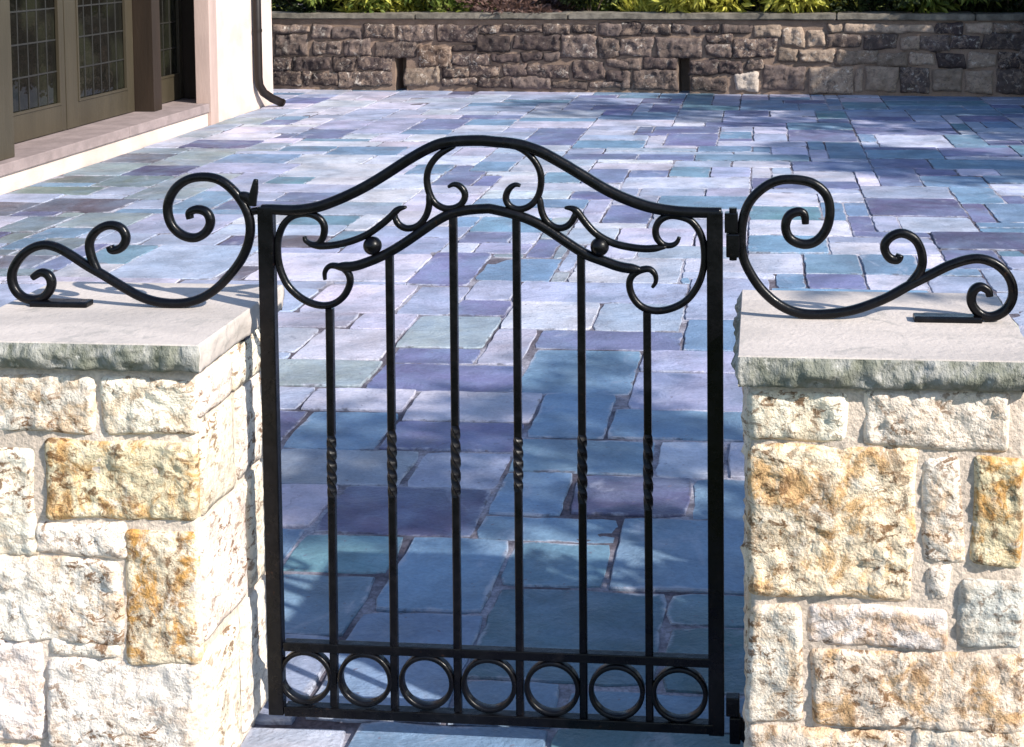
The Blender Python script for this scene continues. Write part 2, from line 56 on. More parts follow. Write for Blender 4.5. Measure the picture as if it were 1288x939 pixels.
PAVERS = [[-453,66,-130,550,"b"],[-130,254,321,714,"T"],[-756,42,-455,421,"l"],[151,714,655,1169,"b"],[-434,559,-139,991,"b"],[123,79,623,231,"b"],[-752,422,-459,750,"b"],[-738,1002,-267,1345,"d"],[330,231,624,538,"T"],[-1158,1027,-747,1342,"w"],[-1057,1349,-568,1652,"g"],[-128,64,116,254,"b"],[69,2109,618,2551,"l"],[-378,2265,69,2826,"b"],[27,1813,619,2107,"b"],[-259,1494,211,1795,"b"],[-752,757,-443,1002,"t"],[-139,721,147,994,"t"],[-2070,3900,-1214,4500,"w"],[-315,-155,114,62,"b"],[-2820,3900,-2220,4650,"l"],[-22,1177,349,1484,"d"],[-3270,3300,-2220,3750,"l"],[116,-154,622,79,"t"],[322,540,648,714,"t"],[-961,2265,-380,2596,"p"],[-1070,1654,-737,2022,"b"],[-732,1939,-254,2265,"w"],[-733,1663,-263,1934,"p"],[351,1169,664,1484,"b"],[-560,1345,-260,1656,"l"],[-252,1800,27,2265,"b"],[-260,994,151,1161,"b"],[-1457,2286,-966,2613,"g"],[1080,3300,1680,3750,"l"],[-632,3572,204,3959,"l"],[-258,1161,-28,1492,"b"],[-1319,1659,-1079,2017,"d"],[-1372,2622,-994,3063,"w"],[-993,2813,-603,3298,"g"],[209,3310,598,4069,"l"],[-1590,3329,-1132,3847,"w"],[-1803,2704,-1372,3069,"w"],[-402,2834,226,3110,"p"],[-553,-153,-319,36,"w"],[69,2552,598,2834,"l"],[-601,3110,-188,3571,"w"],[600,3300,1080,3750,"t"],[-416,3963,147,4478,"w"],[-1214,3847,-897,4549,"p"],[-1135,2025,-736,2265,"w"],[-3270,4950,-2670,5550,"l"],[229,2843,598,3309,"b"],[219,1485,440,1805,"w"],[-187,3113,209,3568,"l"],[-1459,2028,-1137,2285,"l"],[-2220,3300,-1920,3750,"l"],[-598,2602,-406,3110,"k"],[-1920,3320,-1600,3750,"l"],[-1123,3320,-863,3837,"l"],[-1803,3076,-1271,3320,"k"],[-1770,4500,-1214,4950,"l"],[-891,3959,-501,4463,"b"],[-3270,4050,-3120,4650,"p"],[1230,5700,1830,6300,"d"],[-3270,3750,-2370,3900,"w"],[1380,3750,1680,4200,"l"],[480,5100,1080,5550,"w"],[1530,4800,2130,5250,"d"],[-3120,4200,-2820,4650,"b"],[-2970,6900,-2220,7500,"w"],[600,3750,1380,3900,"b"],[-966,2596,-598,2809,"p"],[-4170,5550,-3570,6000,"r"],[-3570,4350,-3270,4800,"G"],[-2670,4950,-1920,5250,"l"],[-3720,5100,-3270,5550,"g"],[-420,6600,480,7050,"w"],[-1770,5700,-1320,6300,"w"],[-2370,3750,-1600,3900,"l"],[480,4650,930,5100,"b"],[-120,4500,480,4800,"l"],[-270,4800,180,5250,"w"],[-3270,6300,-2220,6600,"l"],[1530,4350,1830,4800,"p"],[-1170,5100,-720,5550,"b"],[-3720,6450,-3270,7050,"g"],[1380,5250,1830,5700,"l"],[-3270,5700,-2970,6300,"b"],[-1770,5250,-1320,5700,"w"],[1080,4200,1380,4650,"b"],[-120,5850,480,6300,"b"],[-1770,4950,-1170,5250,"l"],[780,4200,1080,4650,"b"],[-2220,6450,-1770,7050,"w"],[-4620,6900,-4170,7500,"g"],[-2520,7500,-1620,7950,"w"],[1230,6300,1830,6750,"l"],[-863,3576,-632,3955,"l"],[-1268,3063,-994,3319,"w"],[-3720,7050,-2970,7500,"l"],[480,4200,780,4650,"w"],[-1320,5850,-570,6150,"b"],[-3120,9150,-2670,10200,"l"],[-3120,3900,-2820,4200,"w"],[-1320,6450,-420,6750,"w"],[-1470,8550,-1020,9600,"p"],[-4020,4950,-3720,5400,"G"],[-2970,4650,-2520,4950,"l"],[-3720,6000,-3270,6450,"g"],[-120,5250,480,5550,"l"],[1680,3300,2580,3900,"l"],[480,5550,930,6000,"t"],[-420,5400,-120,6000,"p"],[-862,3298,-602,3569,"p"],[1680,3900,2430,4350,"l"],[-2670,5250,-2370,5700,"w"],[1530,8550,2130,9300,"w"],[-2220,6000,-1770,6450,"w"],[-2370,5550,-1770,5850,"l"],[1080,3900,1380,4200,"w"],[-570,4800,-270,5250,"w"],[-120,5550,480,5850,"w"],[-2970,5700,-2370,6000,"p"],[1830,6150,2130,6750,"b"],[-4170,6450,-3720,6900,"G"],[1830,7500,2580,7950,"b"],[780,3900,1080,4200,"p"],[180,4800,480,5250,"w"],[1380,6750,1680,7500,"p"],[480,6000,930,6450,"w"],[150,4200,480,4500,"w"],[-2370,5250,-1920,5550,"t"],[780,8850,1380,9600,"p"],[-4620,6150,-4020,6450,"G"],[-3720,7500,-3120,7950,"b"],[-3570,5550,-2670,5700,"b"],[-3120,7500,-2520,7950,"w"],[-4170,6900,-3720,7350,"d"],[-3270,4650,-2970,4950,"l"],[-1770,6600,-1470,7200,"p"],[780,7350,1380,7800,"p"],[-1320,6150,-720,6450,"w"],[1680,6750,2130,7200,"b"],[-720,4950,-570,5550,"g"],[-1920,4650,-1770,5100,"b"],[-420,4480,-120,4800,"w"],[-3720,4800,-3420,5100,"b"],[-2220,4650,-1920,4950,"r"],[-3570,4050,-3270,4350,"r"],[-501,4180,-420,4800,"l"],[1380,9300,2280,9750,"p"],[30,7800,930,8100,"b"],[1980,5550,2280,6150,"b"],[-1020,5550,-570,5850,"w"],[-720,4470,-570,4950,"p"],[1230,4650,1530,4950,"w"],[1980,8100,2580,8550,"p"],[-2970,7950,-2370,8400,"b"],[1380,7950,1980,8400,"b"],[930,4950,1530,5100,"l"],[1830,5550,1980,6150,"p"],[1080,7950,1380,8850,"b"],[930,4650,1230,4950,"w"],[630,6600,1230,6900,"p"],[-4620,7500,-4170,7950,"r"],[-270,8550,180,9300,"p"],[-4320,8250,-3720,8700,"d"],[780,6900,1230,7350,"w"],[-720,6750,-420,7350,"p"],[-1170,4800,-870,5100,"p"],[-2220,8850,-1470,9300,"l"],[150,4069,630,4200,"w"],[1380,9750,2280,10200,"l"],[-2670,9450,-2220,10200,"p"],[-2220,3900,-2070,4200,"r"],[-2670,6000,-2220,6300,"p"],[-1920,5100,-1770,5550,"w"],[-3270,6600,-2970,7050,"l"],[-4170,7650,-3720,8100,"g"],[-3570,8850,-3120,9450,"p"],[-1020,4549,-720,4800,"l"],[-1770,10350,-1020,10950,"w"],[1380,7500,1830,7950,"p"],[-4320,8700,-3720,9150,"w"],[-1020,8400,-420,8850,"b"],[180,10050,1080,10500,"l"],[-4620,5400,-4170,5850,"r"],[-1770,6300,-1320,6600,"w"],[-2220,4500,-1770,4650,"l"],[-2220,4200,-2070,4500,"w"],[-1320,7200,-720,7500,"w"],[-2670,12300,-1620,12900,"l"],[-4620,6600,-4170,6900,"G"],[-270,10050,180,10950,"l"],[1980,10650,2880,11100,"b"],[-4620,5850,-4170,6150,"l"],[-270,6300,180,6600,"l"],[-1770,9600,-1020,10050,"w"],[1830,11400,2880,11850,"t"],[-2370,7950,-1920,8400,"l"],[-3570,5700,-3270,6000,"l"],[-720,7350,-120,7650,"w"],[-3720,4500,-3570,4800,"b"],[-2670,6600,-2220,6900,"w"],[-3570,9450,-3120,10050,"l"],[-1020,9750,-270,10200,"w"],[-1320,7500,-720,7800,"l"],[480,6450,1230,6600,"l"],[-3420,8400,-2670,8700,"w"],[-1020,6750,-720,7200,"b"],[-1320,5550,-1020,5850,"l"],[-2070,7050,-1770,7500,"b"],[930,5550,1080,6150,"b"],[-3270,11550,-2220,12000,"w"],[1830,11850,2880,12300,"b"],[-3420,4800,-3270,5100,"l"],[-2220,8550,-1470,8850,"w"],[180,8550,930,8850,"w"],[-2520,4650,-2370,4950,"d"],[1080,5100,1530,5250,"p"],[-1470,11400,-720,12000,"l"],[-3870,3900,-3120,4050,"G"],[-2370,4650,-2220,4950,"w"],[-1020,7800,-420,8100,"p"],[-2970,6000,-2670,6300,"l"],[-2370,5850,-1770,6000,"l"],[-4020,6150,-3720,6450,"l"],[-1620,7200,-1320,7650,"b"],[-3570,10950,-2970,11550,"w"],[1230,5250,1380,5700,"l"],[1380,4200,1680,4350,"b"],[-4170,11100,-3570,11700,"w"],[-420,9300,180,9750,"p"],[-720,8100,330,8250,"l"],[1380,4350,1530,4650,"w"],[2130,8700,2430,9300,"b"],[-4170,7350,-3720,7650,"g"],[1080,5250,1230,5700,"p"],[630,3900,780,4200,"b"],[780,9600,1380,10050,"b"],[-4320,4950,-4020,5400,"w"],[-570,5250,-120,5400,"w"],[-3570,10350,-3120,10950,"l"],[-120,7050,180,7500,"b"],[-4320,9150,-3870,9600,"w"],[2130,6450,2730,6900,"w"],[-2520,10800,-1770,11250,"l"],[-1210,4550,-1020,4800,"w"],[180,7050,480,7500,"l"],[-420,6000,-120,6300,"l"],[-1620,7650,-1320,8100,"l"],[330,10950,930,11550,"b"],[-3870,4650,-3720,4950,"G"],[-720,6150,-420,6450,"p"],[-570,5700,-420,6150,"l"],[930,6150,1230,6450,"w"],[-2970,6600,-2670,6900,"t"],[-1920,7950,-1620,8400,"w"],[-1320,7800,-1020,8250,"l"],[-120,7500,330,7800,"l"],[330,7500,780,7800,"w"],[-2220,9300,-1770,9750,"w"],[-4620,7950,-4170,8250,"g"],[1230,6750,1380,7350,"w"],[1080,5700,1230,6150,"b"],[-870,4800,-720,5100,"w"],[-4620,9750,-4170,10200,"g"],[1380,10500,1980,10950,"l"],[2430,9000,3480,9450,"l"],[-2970,10950,-2520,11550,"l"],[30,9750,780,10050,"p"],[-1020,8850,-420,9150,"l"],[180,6300,480,6600,"l"],[-4620,11400,-4170,12000,"p"],[1830,4350,2580,4650,"l"],[-4620,8850,-4320,9300,"g"],[-420,7800,30,8100,"p"],[-3420,8100,-2970,8400,"b"],[-1470,6600,-1320,7050,"p"],[-2220,8400,-1320,8550,"l"],[-270,11400,30,12450,"t"],[-1320,6750,-1020,7050,"w"],[-2220,9750,-1770,10200,"b"],[-1770,10050,-1020,10350,"b"],[-2220,11850,-1470,12300,"l"],[-2820,8700,-2520,9150,"w"],[-1320,5250,-1170,5550,"b"],[-4170,6000,-3720,6150,"l"],[-2220,7050,-2070,7500,"w"],[2130,6900,2880,7200,"b"],[-3120,10200,-2370,10500,"w"],[2430,10200,2880,10650,"p"],[-2520,8700,-2220,9150,"w"],[-1020,10200,-270,10500,"b"],[1380,11100,1830,11700,"t"],[1980,7200,2280,7500,"w"],[1830,12300,2580,12750,"b"],[-3870,10500,-3570,11100,"w"],[-2670,8400,-2220,8700,"w"],[-4620,9300,-4320,9750,"l"],[-5750,12200,-5300,12800,"l"],[-3870,9150,-3570,9600,"w"],[-270,10950,330,11400,"t"],[1680,7200,1980,7500,"p"],[-3720,7950,-2970,8100,"l"],[630,8100,930,8550,"w"],[-4620,10500,-4170,10950,"l"],[30,8250,480,8550,"b"],[-1590,3840,-1200,3900,"l"],[-1320,12300,-570,12750,"b"],[1980,7950,3030,8100,"w"],[-4170,8100,-3420,8250,"g"],[-420,7050,-120,7350,"p"],[-720,8250,30,8400,"l"],[1830,5250,2430,5400,"b"],[1830,11100,2580,11400,"b"],[-4620,6450,-4170,6600,"b"],[1830,5400,2280,5550,"b"],[-570,5400,-420,5700,"w"],[-4620,10950,-4170,11400,"w"],[-4170,5400,-3870,5550,"d"],[-5750,11430,-5200,11850,"l"],[1380,10200,1980,10500,"p"],[-720,7650,-120,7800,"w"],[-3870,9750,-3570,10200,"w"],[-4170,12150,-3570,12600,"w"],[-3570,12000,-2670,12300,"l"],[-2370,10200,-1770,10500,"p"],[2580,9750,2880,10200,"b"],[-2670,9150,-2220,9450,"b"],[630,10500,1080,10950,"w"],[-2520,11250,-1770,11550,"b"],[-3570,12300,-2970,12750,"l"],[180,10500,630,10950,"p"],[-5750,11850,-5050,12200,"w"],[2430,9450,3180,9750,"w"],[480,8850,780,9300,"l"],[-4620,8250,-4320,8550,"w"],[1080,10350,1380,10950,"t"],[-1020,9150,-570,9450,"w"],[-570,4470,-510,4800,"g"],[-1770,10950,-1470,11550,"w"],[-1170,10950,-720,11400,"p"],[2880,12450,3930,12900,"p"],[-3720,8250,-3420,8550,"l"],[180,9000,480,9450,"b"],[-5050,11730,-4620,12200,"w"],[-2220,11550,-1470,11850,"t"],[-1470,7050,-1020,7200,"w"],[480,6600,630,7050,"p"],[1380,8400,1980,8550,"p"],[-1020,9450,-570,9750,"l"],[-1620,8100,-1320,8400,"l"],[-4620,8550,-4320,8850,"w"],[-570,10800,-270,11400,"p"],[-510,3960,-420,4170,"g"],[480,9300,780,9750,"w"],[-1020,8100,-720,8400,"l"],[-3720,8550,-3420,8850,"w"],[2880,12000,3480,12450,"l"],[-4170,10650,-3870,11100,"w"],[-420,8550,-270,9150,"w"],[-3570,3600,-3270,3900,"w"],[-1320,8250,-1020,8550,"w"],[-5300,12450,-4620,12800,"w"],[1980,10200,2280,10650,"l"],[-3120,10500,-2820,10950,"l"],[930,10950,1230,11550,"b"],[1380,11700,1830,12150,"w"],[-3570,10050,-3120,10350,"l"],[-2820,10500,-2520,10950,"w"],[-4620,10200,-4170,10500,"l"],[-4620,12300,-4170,12750,"w"],[2880,11550,3630,12000,"l"],[2280,7200,3030,7500,"l"],[2130,6150,2280,6450,"p"],[2430,8700,2730,9000,"p"],[480,7050,630,7500,"w"],[-3120,8850,-2820,9150,"w"],[-420,6300,-270,6600,"l"],[-5200,11430,-4620,11730,"w"],[-4320,9600,-3570,9750,"w"],[-3420,8700,-2820,8850,"b"],[930,7800,1380,7950,"l"],[1380,12150,1830,12600,"w"],[2280,10050,2430,10650,"w"],[30,11400,330,12000,"l"],[-1020,10500,-720,10950,"p"],[-2520,10500,-2070,10800,"w"],[-1470,2610,-1380,2700,"l"],[630,12150,1080,12600,"w"],[1830,4650,1980,4800,"t"],[-1620,12300,-1320,12900,"w"],[-720,10500,-270,10800,"b"],[-1770,7200,-1620,7500,"p"],[2580,8100,3030,8700,"t"],[-570,12450,-120,12900,"l"],[-1470,10950,-1170,11400,"l"],[930,7950,1080,8400,"w"],[-3570,11550,-3270,12000,"w"],[-4170,11700,-3870,12150,"w"],[-120,12450,330,12900,"w"],[-3870,11700,-3570,12150,"w"],[-1770,9300,-1470,9600,"l"],[2880,10800,3630,11250,"b"],[2130,8550,2580,8700,"b"],[-4170,9750,-3870,10050,"p"],[-5300,12200,-4620,12450,"b"],[-3870,5400,-3720,5550,"g"],[-4170,12600,-3570,12900,"b"],[-420,8400,30,8550,"w"],[-4320,4650,-3870,4950,"d"],[1230,10950,1980,11100,"b"],[-4170,10050,-3870,10350,"b"],[930,8400,1080,8850,"b"],[2280,9600,2430,10050,"t"],[2430,9750,2580,10200,"l"],[180,9450,480,9750,"l"],[630,6900,780,7200,"w"],[-3870,10200,-3570,10500,"l"],[-720,11550,-420,12000,"d"],[2580,12300,2880,12750,"p"],[-4170,10350,-3870,10650,"w"],[780,11550,1230,11850,"p"],[-2970,12300,-2670,12750,"d"],[-270,9750,30,10050,"w"],[330,11550,780,11850,"b"],[-4620,12000,-4170,12300,"l"],[-900,4470,-720,4560,"g"],[1080,10050,1380,10350,"p"],[-2670,12000,-2220,12300,"w"],[630,7200,780,7500,"l"],[-570,9300,-420,9750,"d"],[630,11850,1080,12150,"b"],[-4320,4350,-3720,4650,"l"],[-1470,12000,-1020,12300,"p"],[-570,12000,-270,12450,"b"],[-3720,4350,-3570,4500,"G"],[-1020,12000,-570,12300,"b"],[-2070,10500,-1770,10800,"w"],[-3720,8850,-3570,9150,"p"],[330,11850,630,12300,"w"],[30,12000,330,12450,"l"],[2580,11100,2880,11400,"b"],[-3570,12750,-2670,12900,"l"],[2880,11250,3180,11550,"p"],[1380,12600,1830,12900,"l"],[330,12300,630,12750,"l"],[630,12600,1080,12900,"w"],[330,8100,630,8250,"l"],[1230,11400,1380,12000,"b"],[2880,10050,3630,10500,"w"],[2130,12750,2880,12900,"l"],[1380,8550,1530,8850,"w"],[2280,9300,2430,9600,"w"],[480,8250,630,8550,"b"],[1380,8850,1530,9150,"b"],[-720,10800,-570,11250,"l"],[-3870,4050,-3570,4350,"l"],[180,8850,480,9000,"p"],[2880,10500,3480,10800,"p"],[-570,9150,-270,9300,"p"],[-420,11550,-270,12000,"p"],[150,3960,210,4080,"b"],[1080,11850,1230,12300,"w"],[1230,12000,1380,12450,"w"],[1080,12300,1230,12750,"b"],[1230,12450,1380,12900,"w"],[-4620,12750,-4170,12900,"l"],[-1320,12750,-870,12900,"l"],[1230,11100,1380,11400,"l"],[-720,11250,-570,11550,"l"],[-570,11400,-270,11550,"l"],[1380,9150,1530,9300,"b"],[1830,12750,2130,12900,"l"],[2880,9750,3480,10050,"w"],[-870,12750,-570,12900,"b"],[330,12750,630,12900,"l"],[2280,5850,2430,6450,"p"],[2730,8700,3030,9000,"p"],[3180,11250,3930,11550,"w"],[1080,12750,1230,12900,"w"],[1980,4650,2130,4800,"w"],[446,1489,777,1808,"w"],[-4620,-750,-4020,-300,"w"],[-4020,-750,-3270,-300,"w"],[-3270,-750,-2670,-300,"p"],[-2670,-750,-1920,-450,"w"],[-1920,-750,-870,-450,"l"],[-870,-750,-570,-450,"g"],[-570,-750,480,-450,"p"],[480,-750,930,-450,"b"],[930,-750,1980,-450,"w"],[1980,-750,2580,-450,"t"],[2580,-750,3180,-450,"w"],[3180,-750,4230,-450,"w"],[4230,-750,4830,-300,"w"],[4830,-750,5400,-450,"p"],[-2670,-450,-2070,0,"b"],[-2070,-450,-1470,150,"g"],[-1470,-450,-1170,0,"g"],[-1170,-450,-120,-155,"G"],[-120,-450,630,-155,"w"],[630,-450,1380,-150,"b"],[1380,-450,1830,-150,"l"],[1830,-450,2730,-150,"b"],[2730,-450,3330,-150,"p"],[3330,-450,4230,-150,"l"],[4830,-450,5400,-150,"l"],[-4620,-300,-4170,300,"l"],[-4170,-300,-3570,0,"l"],[-3570,-300,-2670,300,"l"],[4230,-300,4530,300,"b"],[4530,-300,4830,300,"p"],[-1170,-150,-560,0,"l"],[630,-150,1080,300,"b"],[1080,-150,1530,300,"l"],[1530,-150,2130,300,"b"],[2130,-150,3030,300,"w"],[3030,-150,3780,300,"l"],[3780,-150,4230,300,"w"],[4830,-150,5400,300,"b"],[-4170,0,-3570,300,"g"],[-2670,0,-2070,300,"l"],[-1470,0,-756,300,"l"],[-2070,150,-1470,450,"b"],[-4620,300,-4320,750,"l"],[-4320,300,-4020,750,"g"],[-4020,300,-3270,750,"l"],[-3270,300,-2370,750,"l"],[-2370,300,-2070,750,"l"],[-1470,300,-756,750,"G"],[648,300,1230,600,"l"],[1230,300,1980,600,"b"],[1980,300,2730,600,"p"],[2730,300,3330,600,"p"],[3330,300,4080,600,"w"],[4080,300,4680,750,"b"],[4680,300,5400,750,"l"],[-2070,450,-1470,900,"b"],[664,600,1380,1200,"p"],[1380,600,2280,1200,"l"],[2280,600,3180,1200,"p"],[3180,600,4080,1050,"w"],[-4620,750,-3720,1050,"b"],[-3720,750,-3120,1050,"G"],[-3120,750,-2820,1050,"g"],[-2820,750,-2070,1050,"G"],[-1470,750,-1170,1050,"l"],[-1170,750,-752,1027,"b"],[4080,750,5400,1050,"w"],[-2070,900,-1470,1200,"w"],[-4620,1050,-4020,1350,"l"],[-4020,1050,-3570,1350,"l"],[-3570,1050,-2670,1350,"w"],[-2670,1050,-2070,1350,"g"],[-1470,1050,-1160,1350,"g"],[3180,1050,4230,1500,"l"],[4230,1050,4830,1350,"b"],[4830,1050,5400,1350,"p"],[-2070,1200,-1470,1500,"g"],[664,1200,1680,1489,"p"],[1680,1200,2130,1500,"w"],[2130,1200,2880,1500,"l"],[2880,1200,3180,1500,"b"],[-4620,1350,-3870,1950,"g"],[-3870,1350,-2820,1950,"w"],[-2820,1350,-2070,1950,"b"],[-1470,1350,-1057,1650,"l"],[4230,1350,4530,1950,"l"],[4530,1350,5400,1800,"l"],[-2070,1500,-1470,1950,"w"],[780,1500,1830,2100,"w"],[1830,1500,2430,2100,"b"],[2430,1500,3480,2100,"l"],[3480,1500,4230,2100,"w"],[-1470,1650,-1320,2028,"w"],[620,1808,780,2400,"p"],[4530,1800,5400,2400,"b"],[-4620,1950,-4320,2400,"l"],[-4320,1950,-3570,2400,"l"],[-3570,1950,-2970,2250,"g"],[-2970,1950,-2370,2250,"G"],[-2370,1950,-1770,2250,"G"],[-1770,1950,-1470,2250,"g"],[4230,1950,4530,2250,"p"],[780,2100,1380,2400,"b"],[1380,2100,1680,2700,"w"],[1680,2100,2280,2700,"b"],[2280,2100,2730,2700,"l"],[2730,2100,3330,2700,"l"],[3330,2100,4230,2550,"l"],[-3570,2250,-2820,2700,"g"],[-2820,2250,-2070,2700,"p"],[-2070,2250,-1460,2700,"t"],[4230,2250,4530,2700,"l"],[-4620,2400,-3870,2850,"g"],[-3870,2400,-3570,2850,"g"],[620,2400,1380,2700,"b"],[4530,2400,4830,2700,"l"],[4830,2400,5400,2700,"w"],[3330,2550,4230,3000,"b"],[-3570,2700,-3270,3150,"w"],[-3270,2700,-2370,3300,"l"],[-2370,2700,-1803,3300,"l"],[600,2700,1530,3000,"w"],[1530,2700,2580,3000,"b"],[2580,2700,3330,3000,"b"],[4230,2700,4980,3000,"l"],[4980,2700,5400,3150,"w"],[-4620,2850,-4170,3150,"l"],[-4170,2850,-3570,3150,"p"],[600,3000,1230,3300,"p"],[1230,3000,2280,3300,"w"],[2280,3000,2730,3300,"l"],[2730,3000,3630,3300,"p"],[3630,3000,4530,3300,"l"],[4530,3000,4980,3600,"w"],[-4620,3150,-4020,3600,"g"],[-4020,3150,-3270,3600,"g"],[4980,3150,5400,3600,"b"],[2580,3300,3480,3900,"w"],[3480,3300,4080,3900,"w"],[4080,3300,4530,3750,"b"],[-4620,3600,-4320,3900,"b"],[-4320,3600,-3570,3900,"g"],[4530,3600,5400,3900,"b"],[4080,3750,4530,4200,"b"],[-4620,3900,-3870,4350,"g"],[2430,3900,3180,4350,"w"],[3180,3900,4080,4350,"l"],[4530,3900,5400,4350,"w"],[4080,4200,4530,4650,"l"],[-4620,4350,-4320,4800,"b"],[2580,4350,3480,4800,"w"],[3480,4350,4080,4950,"b"],[4530,4350,5400,4950,"b"],[2130,4650,2580,4950,"w"],[4080,4650,4530,4950,"p"],[-4620,4800,-4320,5400,"g"],[2580,4800,3180,5250,"l"],[3180,4800,3480,5250,"b"],[2130,4950,2580,5250,"l"],[3480,4950,4230,5250,"b"],[4230,4950,5400,5250,"b"],[2430,5250,2730,5550,"b"],[2730,5250,3330,5550,"w"],[3330,5250,3780,5550,"b"],[3780,5250,4380,5550,"t"],[4380,5250,4980,5550,"w"],[4980,5250,5400,5550,"t"],[2280,5400,2430,5850,"t"],[2430,5550,3480,6150,"w"],[3480,5550,4230,6000,"w"],[4230,5550,5400,6000,"b"],[3480,6000,4380,6450,"b"],[4380,6000,5400,6450,"w"],[2430,6150,3180,6450,"l"],[3180,6150,3480,6450,"l"],[2730,6450,3030,6900,"b"],[3030,6450,3930,6900,"b"],[3930,6450,4530,6900,"w"],[4530,6450,5400,6900,"t"],[2880,6900,3180,7200,"w"],[3180,6900,3480,7200,"b"],[3480,6900,4080,7200,"w"],[4080,6900,5400,7200,"b"],[3030,7200,3930,7500,"l"],[3930,7200,4530,7500,"l"],[4530,7200,5400,7500,"w"],[2580,7500,2880,7950,"w"],[2880,7500,3180,7950,"b"],[3180,7500,3780,7950,"l"],[3780,7500,4230,7950,"w"],[4230,7500,5400,7950,"w"],[3030,7950,3630,8250,"w"],[3630,7950,4530,8250,"w"],[4530,7950,5400,8250,"w"],[3030,8250,3480,8550,"p"],[3480,8250,4080,8550,"w"],[4080,8250,5400,8550,"l"],[3030,8550,3930,9000,"l"],[3930,8550,4230,9000,"b"],[4230,8550,5400,9000,"w"],[3480,9000,4080,9300,"l"],[4080,9000,4830,9300,"w"],[4830,9000,5400,9450,"l"],[3480,9300,4230,9600,"b"],[4230,9300,4830,9900,"w"],[3180,9450,3480,9750,"l"],[4830,9450,5400,9900,"b"],[3480,9600,3930,10050,"p"],[3930,9600,4230,10050,"l"],[4230,9900,4980,10200,"b"],[4980,9900,5400,10200,"l"],[3630,10050,4230,10500,"b"],[4230,10200,4530,10650,"b"],[4530,10200,5400,10650,"l"],[3480,10500,3930,10800,"w"],[3930,10500,4230,10800,"l"],[4230,10650,4980,11100,"p"],[4980,10650,5400,11100,"l"],[3630,10800,4230,11250,"p"],[4230,11100,4830,11400,"w"],[4830,11100,5400,11400,"l"],[3930,11250,4230,11550,"b"],[4230,11400,5400,11850,"w"],[3630,11550,4230,12000,"l"],[4230,11850,4980,12300,"w"],[4980,11850,5400,12300,"w"],[3480,12000,4230,12450,"w"],[4230,12300,4830,12750,"b"],[4830,12300,5400,12750,"b"],[3930,12450,4230,12900,"w"],[4230,12750,5400,12900,"l"]]

# ------------------------------------------------------------------ helpers
def link(o, parent=None):
    COL.objects.link(o)
    if parent is not None: o.parent = parent
    return o
def obj(name, bm, mats, parent=None, smooth=False, loc=None):
    me = bpy.data.meshes.new(name); bm.normal_update(); bm.to_mesh(me); bm.free()
    for m in (mats if isinstance(mats, (list, tuple)) else [mats]): me.materials.append(m)
    if smooth:
        for p in me.polygons: p.use_smooth = True
    o = bpy.data.objects.new(name, me)
    if loc is not None: o.location = loc
    return link(o, parent)
def tag(o, label=None, cat=None, group=None, kind=None):
    if label: o['label'] = label
    if cat: o['category'] = cat
    if group: o['group'] = group
    if kind: o['kind'] = kind
    return o
def empty(name, loc=(0, 0, 0)):
    o = bpy.data.objects.new(name, None); o.location = loc; o.empty_display_size = 0.1
    return link(o)
def box(bm, x0, y0, z0, x1, y1, z1, bev=0.0):
    vs = [bm.verts.new(p) for p in ((x0,y0,z0),(x1,y0,z0),(x1,y1,z0),(x0,y1,z0),(x0,y0,z1),(x1,y0,z1),(x1,y1,z1),(x0,y1,z1))]
    fs = [bm.faces.new([vs[i] for i in f]) for f in ((3,2,1,0),(4,5,6,7),(0,1,5,4),(1,2,6,5),(2,3,7,6),(3,0,4,7))]
    if bev:
        es = list({e for f in fs for e in f.edges})
        bmesh.ops.bevel(bm, geom=es, offset=bev, segments=2, affect='EDGES', profile=0.6)
    return fs
def boxo(name, b, mat, parent=None, bev=0.004):
    bm = bmesh.new(); box(bm, *b, bev=bev); return obj(name, bm, mat, parent)
def fbm(p, s, o=4):
    return noise.fractal(Vector(p)*s, 1.0, 2.0, o)

def tube(bm, pts, r, seg=14, rect=None):
    prev = None
    for i, p in enumerate(pts):
        p = Vector(p); a = Vector(pts[max(0, i-1)]); b = Vector(pts[min(len(pts)-1, i+1)]); t = (b-a).normalized()
        s = Vector((1, 0, 0)) if abs(t.x) < .9 else Vector((0, 1, 0)); n1 = t.cross(s).normalized(); n2 = t.cross(n1)
        ring = [bm.verts.new(p+n1*r*math.cos(2*math.pi*k/seg)+n2*r*math.sin(2*math.pi*k/seg)) for k in range(seg)]
        if prev:
            for k in range(seg): bm.faces.new((prev[k], prev[(k+1) % seg], ring[(k+1) % seg], ring[k]))
        else: bm.faces.new(ring)
        prev = ring
    bm.faces.new(prev); bmesh.ops.recalc_face_normals(bm, faces=bm.faces)

